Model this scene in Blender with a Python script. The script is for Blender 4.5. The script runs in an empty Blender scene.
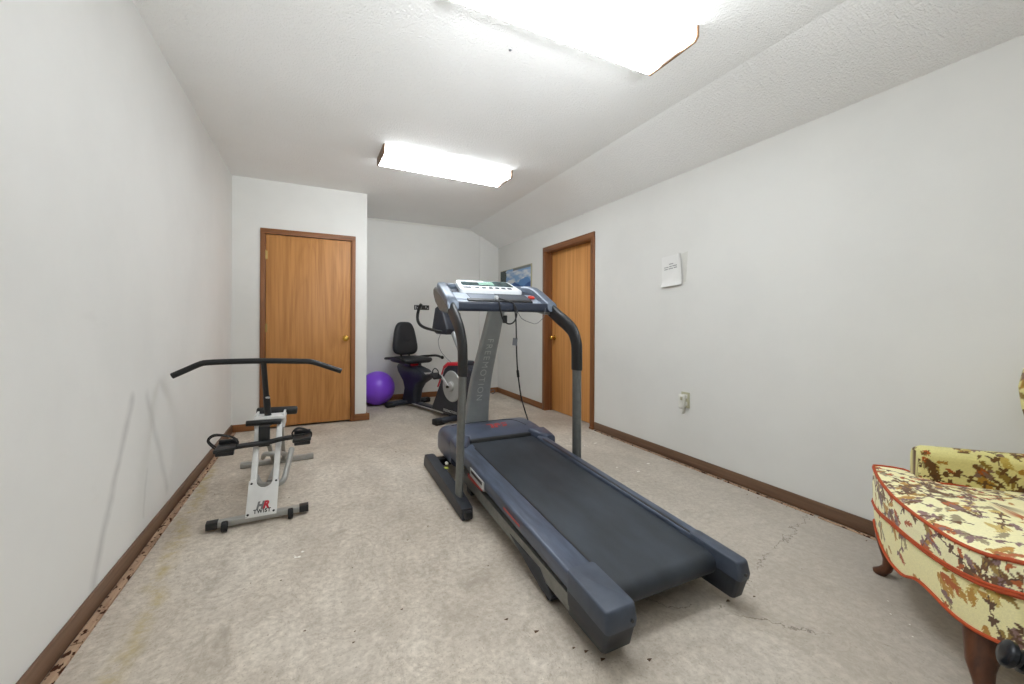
import bpy, bmesh, math, random
import numpy as np
from mathutils import Vector, Matrix, noise
C = bpy.context.scene.collection
PI = math.pi
rnd = random.Random(7)

# ------------------------------------------------------------------ render look
sc = bpy.context.scene
sc.view_settings.view_transform = 'Standard'
sc.view_settings.look = 'None'
sc.view_settings.exposure = 0.86
sc.cycles.use_denoising = True
sc.cycles.max_bounces = 10
sc.cycles.diffuse_bounces = 6
w = bpy.data.worlds.new('world'); sc.world = w; w.use_nodes = True
w.node_tree.nodes['Background'].inputs[0].default_value = (0.9, 0.92, 1, 1)
w.node_tree.nodes['Background'].inputs[1].default_value = 0.3

# ------------------------------------------------------------------ materials
def lin(r, g, b):
    f = lambda c: (c/255/12.92) if c/255 <= .04045 else ((c/255+.055)/1.055)**2.4
    return (f(r), f(g), f(b), 1)

class NT:
    """small node-tree writer"""
    def __init__(s, name):
        s.m = bpy.data.materials.new(name); s.m.use_nodes = True
        s.t = s.m.node_tree; s.b = s.t.nodes['Principled BSDF']
    def n(s, kind, **kw):
        nd = s.t.nodes.new(kind)
        ins = kw.pop('ins', {})
        for k, v in kw.items(): setattr(nd, k, v)
        for k, v in ins.items():
            if hasattr(v, 'is_output') or isinstance(v, bpy.types.NodeSocket): s.t.links.new(v, nd.inputs[k])
            else: nd.inputs[k].default_value = v
        return nd
    def link(s, a, b): s.t.links.new(a, b)
    def math(s, op, a, b=0.0, c=0.0, clamp=False):
        nd = s.t.nodes.new('ShaderNodeMath'); nd.operation = op; nd.use_clamp = clamp
        for i, v in enumerate((a, b, c)):
            if isinstance(v, bpy.types.NodeSocket): s.t.links.new(v, nd.inputs[i])
            else: nd.inputs[i].default_value = v
        return nd.outputs[0]
    def pos(s, scale=(1, 1, 1), rot=(0, 0, 0)):
        tc = s.n('ShaderNodeTexCoord')
        mp = s.n('ShaderNodeMapping', ins={'Vector': tc.outputs['Object'], 'Scale': scale, 'Rotation': rot})
        return mp.outputs[0]
    def noise(s, vec, scale=5, detail=4, rough=.5, dist=0):
        return s.n('ShaderNodeTexNoise', ins={'Vector': vec, 'Scale': scale, 'Detail': detail, 'Roughness': rough, 'Distortion': dist}).outputs['Fac']
    def ramp(s, fac, stops, interp='LINEAR'):
        r = s.n('ShaderNodeValToRGB'); r.color_ramp.interpolation = interp
        e = r.color_ramp.elements
        while len(e) < len(stops): e.new(.5)
        for q, (p, c) in zip(e, stops): q.position = p; q.color = c
        s.link(fac, r.inputs[0]); return r.outputs[0]
    def mix(s, fac, a, b, mode='MIX'):
        nd = s.n('ShaderNodeMix', data_type='RGBA', blend_type=mode)
        for i, v in ((0, fac), (6, a), (7, b)):
            if isinstance(v, bpy.types.NodeSocket): s.link(v, nd.inputs[i])
            else: nd.inputs[i].default_value = v
        return nd.outputs[2]
    def bump(s, h, strength=.2, dist=.01):
        b = s.n('ShaderNodeBump', ins={'Height': h, 'Strength': strength, 'Distance': dist})
        s.link(b.outputs[0], s.b.inputs['Normal'])
    def set(s, base=None, rough=None, metal=None, spec=None):
        for k, v in (('Base Color', base), ('Roughness', rough), ('Metallic', metal), ('Specular IOR Level', spec)):
            if v is None: continue
            if isinstance(v, bpy.types.NodeSocket): s.link(v, s.b.inputs[k])
            else: s.b.inputs[k].default_value = v
        return s.m

def plain(name, rgb, rough=.5, metal=0, var=.12, nscale=14, bump=0, bscale=200, spec=.5, stretch=(1, 1, 1)):
    t = NT(name); c = lin(*rgb)
    v = t.pos(stretch)
    f = t.noise(v, nscale, 5)
    k0 = tuple(x*(1-var) for x in c[:3])+(1,); k1 = tuple(min(1, x*(1+var)) for x in c[:3])+(1,)
    col = t.ramp(f, [(.3, k0), (.7, k1)])
    if bump: t.bump(t.noise(v, bscale, 2), bump, .002)
    return t.set(col, rough, metal, spec)

def wall_mat(name, rgb, scuffs=()):
    t = NT(name); v = t.pos()
    c = lin(*rgb); d = tuple(x*.95 for x in c[:3])+(1,)
    col = t.ramp(t.noise(v, 1.3, 5, .6), [(.35, d), (.6, c)])
    smear = t.ramp(t.noise(t.pos((1, .35, 1)), 5, 6, .65), [(.66, (0, 0, 0, 1)), (.8, (1, 1, 1, 1))])
    col = t.mix(t.math('MULTIPLY', smear, .10), col, lin(165, 160, 152))
    if scuffs:
        sep = t.n('ShaderNodeSeparateXYZ'); t.link(v, sep.inputs[0])
        wob = t.math('MULTIPLY', t.math('SUBTRACT', t.noise(v, 7, 3), .5), .05)
        for (y0, z0, y1, z1, wd, st) in scuffs:
            L2 = (y1-y0)**2+(z1-z0)**2
            dy = t.math('SUBTRACT', t.math('ADD', sep.outputs[1], wob), y0); dz = t.math('SUBTRACT', sep.outputs[2], z0)
            tt = t.math('DIVIDE', t.math('ADD', t.math('MULTIPLY', dy, y1-y0), t.math('MULTIPLY', dz, z1-z0)), L2, clamp=True)
            ey = t.math('SUBTRACT', dy, t.math('MULTIPLY', tt, y1-y0)); ez = t.math('SUBTRACT', dz, t.math('MULTIPLY', tt, z1-z0))
            dist = t.math('SQRT', t.math('ADD', t.math('MULTIPLY', ey, ey), t.math('MULTIPLY', ez, ez)))
            k = t.math('SUBTRACT', 1, t.math('DIVIDE', dist, wd), clamp=True)
            k = t.math('MULTIPLY', t.math('MULTIPLY', k, st), t.math('ADD', .4, t.noise(v, 9, 4)))
            col = t.mix(k, col, lin(120, 118, 116))
    t.bump(t.noise(v, 160, 3), .08, .003)
    return t.set(col, .75, spec=.25)

def ceiling_mat():
    t = NT('textured_ceiling'); v = t.pos()
    col = t.ramp(t.noise(v, 1.2, 4), [(.3, lin(238, 237, 234)), (.7, lin(244, 243, 241))])
    h = t.math('ADD', t.noise(v, 88, 3, .65), t.math('MULTIPLY', t.noise(v, 190, 2), .5))
    t.bump(h, .75, .014)
    return t.set(col, .9, spec=.1)

def floor_mat():
    t = NT('stained_concrete'); v = t.pos()
    big = t.noise(v, .9, 5, .6, .4); mid = t.noise(t.pos((1, .6, 1)), 4.2, 8, .72, .6); fine = t.noise(v, 38, 6, .7)
    col = t.ramp(big, [(.3, lin(190, 178, 163)), (.5, lin(217, 207, 193)), (.70, lin(230, 222, 210))])
    m2 = t.ramp(mid, [(.30, (0, 0, 0, 1)), (.62, (1, 1, 1, 1))])
    col = t.mix(t.math('MULTIPLY', t.math('SUBTRACT', 1, m2), .55), col, lin(146, 135, 122))
    lt = t.ramp(t.noise(t.pos((1, .7, 1)), 7, 8, .7), [(.6, (0, 0, 0, 1)), (.74, (1, 1, 1, 1))])
    col = t.mix(t.math('MULTIPLY', lt, .5), col, lin(232, 226, 214))
    dk = t.ramp(t.noise(t.pos((1, .8, 1)), 2.3, 9, .75, 1.2), [(.56, (0, 0, 0, 1)), (.72, (1, 1, 1, 1))])
    col = t.mix(t.math('MULTIPLY', dk, .60), col, lin(132, 122, 110))
    f2 = t.ramp(fine, [(.35, (0, 0, 0, 1)), (.65, (1, 1, 1, 1))])
    col = t.mix(t.math('MULTIPLY', t.math('SUBTRACT', 1, f2), .55), col, lin(146, 134, 120))
    vn = t.math('ABSOLUTE', t.math('SUBTRACT', t.noise(t.pos((1, .75, 1)), 3.1, 9, .7, 1.6), .5))
    vk = t.math('SUBTRACT', 1, t.math('DIVIDE', vn, .02), clamp=True)
    col = t.mix(t.math('MULTIPLY', vk, .36), col, lin(150, 138, 124))
    gr = t.ramp(t.noise(v, 110, 3, .6), [(.60, (0, 0, 0, 1)), (.70, (1, 1, 1, 1))])
    col = t.mix(t.math('MULTIPLY', gr, .55), col, lin(128, 116, 102))
    # greyer towards the near right part of the slab
    sep = t.n('ShaderNodeSeparateXYZ'); t.link(v, sep.inputs[0])
    X, Y = sep.outputs[0], sep.outputs[1]
    g = t.math('MULTIPLY', t.math('SUBTRACT', X, .55), .55, clamp=True)
    g = t.math('MULTIPLY', g, t.math('SUBTRACT', 1.25, t.math('MULTIPLY', Y, .28), clamp=True))
    col = t.mix(t.math('MULTIPLY', g, .65), col, lin(166, 159, 150))
    # old glue line along the left wall
    wob = t.math('MULTIPLY', t.math('SUBTRACT', t.noise(v, 4, 5), .5), .16)
    line = t.math('ADD', t.math('ADD', X, wob), t.math('MULTIPLY', t.math('SUBTRACT', Y, 1.7), .085))
    k = t.math('SUBTRACT', 1, t.math('DIVIDE', t.math('ABSOLUTE', t.math('ADD', line, .56)), .05), clamp=True)
    k = t.math('MULTIPLY', k, t.ramp(t.noise(v, 11, 6, .7), [(.38, (0, 0, 0, 1)), (.62, (1, 1, 1, 1))]))
    col = t.mix(t.math('MULTIPLY', k, .75), col, lin(170, 150, 92))
    # hairline cracks
    for (y0, x0, sl, a0, a1) in ((1.06, 1.45, .22, 1.35, 2.6), (1.0, 1.43, -.9, 1.2, 1.8)):
        wob = t.math('MULTIPLY', t.math('SUBTRACT', t.noise(v, 9, 6, .7), .5), .22)
        dd = t.math('ABSOLUTE', t.math('SUBTRACT', t.math('ADD', t.math('SUBTRACT', Y, y0), wob), t.math('MULTIPLY', t.math('SUBTRACT', X, x0), sl)))
        k = t.math('SUBTRACT', 1, t.math('DIVIDE', dd, .0055), clamp=True)
        k = t.math('MULTIPLY', k, t.math('MULTIPLY', t.math('GREATER_THAN', X, a0), t.math('LESS_THAN', X, a1)))
        k = t.math('MULTIPLY', k, t.ramp(t.noise(v, 6, 3), [(.42, (0, 0, 0, 1)), (.5, (1, 1, 1, 1))]))
        col = t.mix(t.math('MULTIPLY', k, .85), col, lin(88, 78, 68))
    # specks
    vo = t.n('ShaderNodeTexVoronoi', ins={'Vector': v, 'Scale': 9.0})
    sp = t.math('LESS_THAN', vo.outputs['Distance'], .035)
    col = t.mix(t.math('MULTIPLY', sp, .5), col, lin(95, 80, 65))
    t.bump(t.math('ADD', t.noise(v, 60, 6, .7), t.math('MULTIPLY', mid, 1.5)), .12, .006)
    return t.set(col, t.ramp(mid, [(.3, (.55,)*3+(1,)), (.7, (.8,)*3+(1,))]), spec=.3)

def wood_mat(name, a, b, axis='z', fine=60, cath=0.0, rough=.45):
    t = NT(name)
    s = {'z': (1, 1, .03), 'y': (1, .03, 1), 'x': (.03, 1, 1)}[axis]
    v = t.pos(s)
    g = t.noise(v, fine, 8, .65, .3)
    big = t.noise(t.pos({'z': (1, 1, .12), 'y': (1, .12, 1), 'x': (.12, 1, 1)}[axis]), 3.5, 3, .5, cath)
    rings = t.math('FRACT', t.math('MULTIPLY', big, 9 if cath else 4))
    rings = t.ramp(rings, [(0, (.25,)*3+(1,)), (.45, (.75,)*3+(1,)), (1, (.35,)*3+(1,))])
    f = t.math('ADD', t.math('MULTIPLY', g, .72), t.math('MULTIPLY', rings, .28))
    col = t.ramp(f, [(.3, lin(*b)), (.62, lin(*a))])
    t.bump(g, .05, .002)
    return t.set(col, rough, spec=.4)

def stripe_door_mat():
    t = NT('pinstripe_oak'); v = t.pos((1, 1, .012))
    g = t.noise(v, 75, 4, .7); h = t.noise(t.pos((1, 1, .05)), 14, 4)
    f = t.math('ADD', t.math('MULTIPLY', g, .65), t.math('MULTIPLY', h, .35))
    col = t.ramp(f, [(.34, lin(176, 118, 60)), (.5, lin(208, 146, 82)), (.66, lin(222, 164, 100))])
    return t.set(col, .45, spec=.4)

def tack_mat():
    t = NT('tack_strip_board'); v = t.pos((1, .55, 1))
    col = t.ramp(t.noise(t.pos((1, .1, 1)), 40, 6, .7), [(.3, lin(150, 120, 98)), (.7, lin(196, 168, 142))])
    vo = t.noise(v, 62, 2, .5)
    k = t.ramp(vo, [(.56, (0, 0, 0, 1)), (.61, (1, 1, 1, 1))])
    col = t.mix(k, col, lin(66, 38, 24))
    return t.set(col, .85, spec=.1)

def attr_mat(name, rough=.8, sheen=0, spec=.2, bump=0):
    t = NT(name)
    a = t.n('ShaderNodeVertexColor'); a.layer_name = 'col'
    if sheen: t.b.inputs['Sheen Weight'].default_value = sheen
    if bump: t.bump(t.noise(t.pos(), 420, 2), bump, .002)
    return t.set(a.outputs[0], rough, spec=spec)

def glow_mat():
    t = NT('lit_acrylic_lens'); v = t.pos()
    sep = t.n('ShaderNodeSeparateXYZ'); t.link(v, sep.inputs[0])
    # two tubes shine through the ribbed lens; it is a little dimmer between them
    k = t.math('ABSOLUTE', sep.outputs[1])
    st = t.ramp(t.math('MULTIPLY', k, 6.0), [(0, (.032,)*3+(1,)), (.20, (.033,)*3+(1,)), (.36, (.05,)*3+(1,)), (.55, (1,)*3+(1,))])
    side = t.ramp(t.math('MULTIPLY', sep.outputs[2], -10.0), [(.56, (.26,)*3+(1,)), (.66, (1, 1, 1, 1))])
    st = t.mix(1.0, st, side, 'MULTIPLY')
    em = t.mix(1.0, st, (.915, .965, 1, 1), 'MULTIPLY')
    t.link(em, t.b.inputs['Emission Color']); t.b.inputs['Emission Strength'].default_value = LENS
    return t.set(lin(80, 80, 80), .5, spec=.2)
LENS = 20.0

M = {}
M['wall'] = wall_mat('painted_wall', (221, 220, 216))
M['wall_l'] = wall_mat('scuffed_painted_wall', (228, 227, 224), [(2.44, .76, 2.08, .10, .042, .34), (2.62, .74, 2.93, .16, .045, .22), (2.62, .36, 2.58, .15, .02, .16)])
M['ceil'] = ceiling_mat(); M['floor'] = floor_mat()
M['door'] = wood_mat('oak_door', (192, 136, 78), (158, 106, 56), 'z', 34, .8)
M['door2'] = stripe_door_mat()
M['casing'] = wood_mat('stained_casing', (142, 92, 54), (104, 64, 36), 'z', 60)
M['casing_x'] = wood_mat('stained_head_casing', (142, 92, 54), (104, 64, 36), 'x', 60)
M['casing_y'] = wood_mat('stained_side_casing', (142, 92, 54), (104, 64, 36), 'y', 60)
M['base_y'] = wood_mat('brown_baseboard', (118, 90, 70), (88, 64, 48), 'y', 70)
M['base_x'] = wood_mat('warm_brown_baseboard', (146, 98, 60), (112, 72, 42), 'x', 60)
M['base_f'] = wood_mat('warm_side_baseboard', (146, 98, 60), (112, 72, 42), 'y', 60)
M['tack'] = tack_mat()
M['white'] = plain('white_trim', (214, 212, 206), .6, var=.03)
M['brass'] = plain('polished_brass', (212, 170, 80), .22, 1, .05)
M['hinge'] = plain('brass_hinge', (176, 150, 96), .35, .9, .05)
M['dark'] = plain('black_plastic', (26, 27, 29), .45, var=.2, bump=.1)
M['rubber'] = plain('black_rubber', (20, 20, 21), .75, var=.2)
M['foam'] = plain('black_foam_grip', (17, 18, 20), .45, var=.15, bump=.2, bscale=260)
M['tm'] = plain('charcoal_blue_plastic', (64, 72, 86), .42, var=.18, nscale=20, bump=.12, bscale=420)
M['tm_side'] = plain('dark_charcoal_plastic', (40, 43, 50), .5, var=.16, nscale=18, bump=.12, bscale=420)
M['tm_rail'] = plain('worn_blue_grey_rail', (70, 79, 96), .36, var=.35, nscale=26, bump=.15, bscale=300, stretch=(1.6, .25, 1))
M['belt'] = plain('worn_black_belt', (43, 49, 57), .55, var=.38, nscale=5, bump=.15, bscale=500, stretch=(1.5, .55, 1))
M['hood'] = plain('glossy_charcoal_hood', (64, 72, 90), .3, var=.12, nscale=9)
M['steel'] = plain('grey_painted_steel', (108, 110, 108), .4, .35, .12, 30)
M['colm'] = plain('silver_column', (146, 150, 150), .42, .3, .08, 12)
M['bar'] = plain('dull_grey_steel', (124, 124, 120), .45, .4, .15, 30)
M['con'] = plain('blue_grey_console', (98, 108, 122), .35, .15, .08, 20)
M['con_d'] = plain('navy_console', (36, 43, 58), .35, .05, .12, 20)
M['con_s'] = plain('silver_console_tray', (158, 168, 182), .3, .2, .06, 20)
M['panel'] = plain('white_console_bezel', (222, 226, 230), .35, .05, .03)
M['lcd'] = plain('dark_green_display', (66, 82, 84), .15, 0, .45, 22)
M['grille'] = plain('dark_speaker_grille', (62, 66, 74), .7, 0, .5, 260)
M['red'] = plain('red_plastic', (205, 52, 34), .35, var=.06)
M['redlogo'] = plain('dull_red_print', (178, 62, 58), .5, var=.1)
M['silverprint'] = plain('silver_print', (196, 198, 198), .4, .3, .04)
M['sticker'] = plain('silver_sticker', (200, 202, 204), .35, .3, .05)
M['stickd'] = plain('dark_sticker', (40, 30, 34), .5, var=.1)
M['yell'] = plain('yellow_green_tag', (196, 206, 90), .6, var=.05)
M['tape'] = plain('white_tape', (224, 220, 210), .7, var=.05)
M['cord'] = plain('black_cord', (22, 22, 24), .5, var=.1)
M['cord_g'] = plain('grey_cord', (92, 94, 98), .5, var=.1)
M['tw_w'] = plain('white_powder_coat', (214, 214, 212), .38, var=.04)
M['tw_g'] = plain('silver_grey_tube', (158, 158, 154), .38, .35, .08)
M['tw_gl'] = plain('grey_print', (110, 110, 110), .5, var=.05)
M['tw_r'] = plain('crimson_print', (176, 34, 52), .5, var=.05)
M['tw_k'] = plain('black_print', (24, 24, 26), .5, var=.05)
M['bk'] = plain('navy_black_plastic', (38, 42, 52), .42, var=.12, bump=.08, bscale=400)
M['bk_seat'] = plain('black_vinyl', (30, 32, 37), .5, var=.12, bump=.15, bscale=300)
M['bk_r'] = plain('bright_red_plastic', (196, 34, 50), .32, var=.06)
M['bk_disc'] = plain('light_grey_disc', (176, 178, 176), .4, .1, .05)
M['bk_hub'] = plain('silver_hub', (205, 206, 206), .28, .5, .04)
M['ball'] = plain('purple_vinyl', (138, 78, 228), .32, var=.08, nscale=3)
M['fabric'] = attr_mat('printed_bird_fabric', .85, .2, .15, .12)
M['pipe'] = plain('rust_orange_piping', (176, 70, 26), .7, var=.1, nscale=60)
M['legw'] = wood_mat('dark_walnut', (96, 58, 36), (58, 33, 21), 'z', 30, 0, .35)
M['picture'] = attr_mat('mountain_print', .5)
M['pframe'] = plain('pale_picture_edge', (176, 170, 140), .6, var=.06)
M['paper'] = plain('white_paper', (226, 225, 222), .8, var=.02)
M['ink'] = plain('faded_grey_ink', (150, 149, 148), .8, var=.1)
M['beige'] = plain('beige_plastic', (176, 172, 146), .45, var=.08)
M['clear'] = plain('milky_plastic', (214, 213, 206), .3, var=.05)
M['lampend'] = wood_mat('oak_lamp_end', (126, 94, 64), (92, 66, 44), 'y', 40)
M['lampbase'] = plain('white_enamel', (226, 226, 222), .4, var=.02)
M['glow'] = glow_mat()
M['plaque'] = plain('black_plaque', (30, 30, 30), .5, var=.1)
M['blackmetal'] = plain('black_enamel', (24, 27, 32), .25, .2, .1)
M['chip'] = plain('brown_leaf_bits', (84, 62, 44), .9, var=.4, nscale=50)
M['flake'] = plain('pale_paint_flake', (232, 228, 220), .8, var=.04)

# ------------------------------------------------------------------ geometry helpers
class MB:
    def __init__(s): s.bm = bmesh.new()
    def _xf(s, vs, loc, rot):
        m = Matrix.Translation(Vector(loc))
        if rot is not None: m = m @ (rot if isinstance(rot, Matrix) else Matrix.Rotation(rot[1], 4, rot[0]))
        bmesh.ops.transform(s.bm, matrix=m, verts=vs)
    def box(s, c, size, rot=None, bev=0, seg=2):
        r = bmesh.ops.create_cube(s.bm, size=1); vs = r['verts']
        bmesh.ops.scale(s.bm, vec=Vector(size), verts=vs)
        if bev:
            es = list({e for v in vs for e in v.link_edges})
            rr = bmesh.ops.bevel(s.bm, geom=es, offset=min(bev, .49*min(size)), segments=seg, affect='EDGES', profile=.5)
            vs = list({v for f in rr['faces'] for v in f.verts} | {v for v in vs if v.is_valid})
        s._xf(vs, c, rot); return s
    def bb(s, x0, x1, y0, y1, z0, z1, bev=0, seg=2):
        return s.box(((x0+x1)/2, (y0+y1)/2, (z0+z1)/2), (abs(x1-x0), abs(y1-y0), abs(z1-z0)), None, bev, seg)
    def loft(s, rings, cap=True, close=False):
        R = [[s.bm.verts.new(Vector(p)) for p in ring] for ring in rings]
        n = len(R[0]); k = len(R)
        for i in range(k if close else k-1):
            a, b = R[i], R[(i+1) % k]
            for j in range(n):
                q = (a[j], a[(j+1) % n], b[(j+1) % n], b[j])
                if len(set(q)) == 4: s.bm.faces.new(q)
        if cap and not close:
            s.bm.faces.new(list(reversed(R[0]))); s.bm.faces.new(R[-1])
        return s
    def tube(s, path, r, seg=12, flat=1.0, up=None, smooth=0, cap=True):
        P = [Vector(p) for p in path]
        if smooth: P = spline(P, smooth)
        n = len(P); rr = r if isinstance(r, (list, tuple)) else None
        rings = []; prev = None
        for i, p in enumerate(P):
            t = (P[min(i+1, n-1)]-P[max(i-1, 0)]).normalized()
            if prev is None:
                u = Vector(up) if up else (Vector((0, 0, 1)) if abs(t.z) < .9 else Vector((0, 1, 0)))
                prev = (u - t*u.dot(t)).normalized()
            else: prev = (prev - t*prev.dot(t)).normalized()
            b = t.cross(prev)
            if rr:
                f = i/(n-1)*(len(rr)-1); a = min(int(f), len(rr)-2) if len(rr) > 1 else 0
                R_ = rr[a]+(rr[a+1]-rr[a])*(f-a)
            else: R_ = r
            rings.append([p+prev*math.cos(2*PI*k/seg)*R_*flat+b*math.sin(2*PI*k/seg)*R_ for k in range(seg)])
        return s.loft(rings, cap)
    def cyl(s, p0, p1, r, r1=None, seg=20, bev=0):
        p0, p1 = Vector(p0), Vector(p1); r1 = r if r1 is None else r1
        if bev:
            d = (p1-p0).normalized()*bev
            return s.tube4([p0, p0+d*.3, p0+d, p1-d, p1-d*.3, p1], [r-bev, r-bev*.3, r, r1, r1-bev*.3, r1-bev], seg)
        return s.tube([p0, p1], [r, r1], seg)
    def tube4(s, P, R_, seg=16):
        t = (P[-1]-P[0]).normalized(); u = Vector((0, 0, 1)) if abs(t.z) < .9 else Vector((0, 1, 0))
        u = (u-t*u.dot(t)).normalized(); b = t.cross(u)
        return s.loft([[p+u*math.cos(2*PI*k/seg)*r+b*math.sin(2*PI*k/seg)*r for k in range(seg)] for p, r in zip(P, R_)])
    def lathe(s, prof, c=(0, 0, 0), axis=(0, 0, 1), seg=28):
        c = Vector(c); t = Vector(axis).normalized(); u = Vector((0, 0, 1)) if abs(t.z) < .9 else Vector((0, 1, 0))
        u = (u-t*u.dot(t)).normalized(); b = t.cross(u)
        return s.loft([[c+t*h+u*math.cos(2*PI*k/seg)*max(r, 1e-4)+b*math.sin(2*PI*k/seg)*max(r, 1e-4) for k in range(seg)] for r, h in prof])
    def prism(s, pts, ext, bev=0, seg=2):
        """pts: 3D outline, ext: extrude vector"""
        e = Vector(ext); a = [Vector(p) for p in pts]
        n0 = len(s.bm.verts)
        V0 = [s.bm.verts.new(p) for p in a]; V1 = [s.bm.verts.new(p+e) for p in a]; n = len(a)
        F = [s.bm.faces.new(list(reversed(V0))), s.bm.faces.new(V1)]
        for j in range(n): F.append(s.bm.faces.new((V0[j], V0[(j+1) % n], V1[(j+1) % n], V1[j])))
        if bev:
            es = list({ed for f in F[:2] for ed in f.edges})
            bmesh.ops.bevel(s.bm, geom=es, offset=bev, segments=seg, affect='EDGES', profile=.5)
        return s
    def ell(s, c, r, seg=20, rot=None):
        q = bmesh.ops.create_uvsphere(s.bm, u_segments=seg, v_segments=max(6, seg//2), radius=1)
        bmesh.ops.scale(s.bm, vec=Vector(r), verts=q['verts']); s._xf(q['verts'], c, rot); return s
    def refine(s, L):
        for _ in range(9):
            es = [e for e in s.bm.edges if e.calc_length() > L]
            if not es: break
            bmesh.ops.subdivide_edges(s.bm, edges=es, cuts=1, use_grid_fill=True)
        return s
    def mirror_x(s, x=0):
        r = bmesh.ops.duplicate(s.bm, geom=s.bm.verts[:]+s.bm.edges[:]+s.bm.faces[:])
        vs = [g for g in r['geom'] if isinstance(g, bmesh.types.BMVert)]
        for v in vs: v.co.x = 2*x-v.co.x
        return s
    def build(s, name, mat, parent=None, angle=35, world=None):
        bmesh.ops.recalc_face_normals(s.bm, faces=s.bm.faces[:])
        me = bpy.data.meshes.new(name); s.bm.to_mesh(me); s.bm.free()
        me.materials.append(mat)
        me.shade_smooth(); me.set_sharp_from_angle(angle=math.radians(angle))
        o = bpy.data.objects.new(name, me); C.objects.link(o)
        if parent is not None:
            root = parent
            while root.parent: root = root.parent
            if root.get('_w'): me.transform(FR[root.name].inverted())
            o.parent = parent
        return o
FR = {}
def spline(P, k):
    out = []; n = len(P)
    for i in range(n-1):
        p0, p1, p2, p3 = P[max(i-1, 0)], P[i], P[i+1], P[min(i+2, n-1)]
        for j in range(k):
            t = j/k
            out.append(.5*((2*p1)+(p2-p0)*t+(2*p0-5*p1+4*p2-p3)*t*t+(3*p1-p0-3*p2+p3)*t**3))
    out.append(P[-1]); return out
def rrect(cx, cz, hw, hh, r, seg=4):
    """rounded rectangle outline as (a, b) pairs"""
    r = min(r, hw, hh); out = []
    for sx, sz, a0 in ((1, 1, 0), (-1, 1, 90), (-1, -1, 180), (1, -1, 270)):
        for k in range(seg+1):
            a = math.radians(a0+90*k/seg)
            out.append((cx+sx*(hw-r)+r*math.cos(a), cz+sz*(hh-r)+r*math.sin(a)))
    return out
def thing(name, label, cat, loc=(0, 0, 0), rz=0, group=None, world=False):
    o = bpy.data.objects.new(name, None); C.objects.link(o); o.empty_display_size = .1
    o.location = loc; o.rotation_euler = (0, 0, rz); o['label'] = label; o['category'] = cat
    if group: o['group'] = group
    if world:
        o['_w'] = 1; FR[o.name] = Matrix.Translation(Vector(loc)) @ Matrix.Rotation(rz, 4, 'Z')
    return o
def tag(o, label, cat, group=None, kind=None):
    o['label'] = label; o['category'] = cat
    if group: o['group'] = group
    if kind: o['kind'] = kind
    return o
def struct(o): o['kind'] = 'structure'; return o
def text_bm(txt, size, depth=.001, fn=None, spacing=1.0, bold=0.0, shear=0.0):
    cu = bpy.data.curves.new('lettering', 'FONT'); cu.body = txt; cu.size = size; cu.extrude = depth
    cu.space_character = spacing; cu.offset = bold; cu.shear = shear; cu.align_x = 'CENTER'; cu.align_y = 'CENTER'
    ob = bpy.data.objects.new('lettering', cu); C.objects.link(ob)
    dg = bpy.context.evaluated_depsgraph_get(); dg.update()
    me = bpy.data.meshes.new_from_object(ob.evaluated_get(dg))
    bpy.data.objects.remove(ob); b = MB(); b.bm.from_mesh(me); bpy.data.meshes.remove(me); bpy.data.curves.remove(cu)
    if fn:
        for v in b.bm.verts: v.co = Vector(fn(v.co))
    return b

# ------------------------------------------------------------------ the room
XL, XR, YP, YF, ZC, XP, ZS, XS, YB = -.768, 2.646, 4.8315, 5.9026, 2.597, .517, 2.338, 2.156, -1.7
struct(MB().bb(XL-.2, XR+.3, YB-.2, YF+.2, -.1, 0).build('floor', M['floor']))
b = MB()
b.prism([(XL-.15, YB-.15, ZC), (XS, YB-.15, ZC), (XR+.02, YB-.15, ZS-.012), (XR+.02, YB-.15, ZC+.12), (XL-.15, YB-.15, ZC+.12)], (0, YF-YB+.3, 0))
struct(b.build('ceiling', M['ceil'], angle=10))
struct(MB().bb(XL-.15, XL, YB-.15, YF+.15, 0, ZC+.05).build('wall_left', M['wall_l']))
DY0, DY1, DH = 3.435, 4.39, 2.045
b = MB(); T = .14
b.bb(XR, XR+T, YB-.15, DY0, 0, ZC); b.bb(XR, XR+T, DY1, YF+.15, 0, ZC); b.bb(XR, XR+T, DY0, DY1, DH, ZC)
struct(b.build('wall_right', M['wall']))
LX0, LX1 = -.475, .346
b = MB(); b.bb(XL, LX0-.012, YP, YP+.12, 0, ZC); b.bb(LX1+.012, XP, YP, YP+.12, 0, ZC); b.bb(LX0-.012, LX1+.012, YP, YP+.12, 2.05, ZC)
struct(b.build('wall_front', M['wall']))
struct(MB().bb(XP-.12, XP, YP+.12, YF, 0, ZC).build('wall_alcove', M['wall']))
struct(MB().bb(XL-.15, XR+.15, YF, YF+.15, 0, ZC).build('wall_far', M['wall']))
struct(MB().bb(XL-.15, XR+.15, YB-.15, YB, 0, ZC).build('wall_back', M['wall']))
struct(MB().bb(2.325, XR, YF-.03, YF, 0, ZC-.01, .004).build('wall_corner', M['wall']))
struct(MB().bb(XP, 2.325, YF-.016, YF, ZC-.03, ZC, .006).build('trim_1', M['white']))
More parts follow.
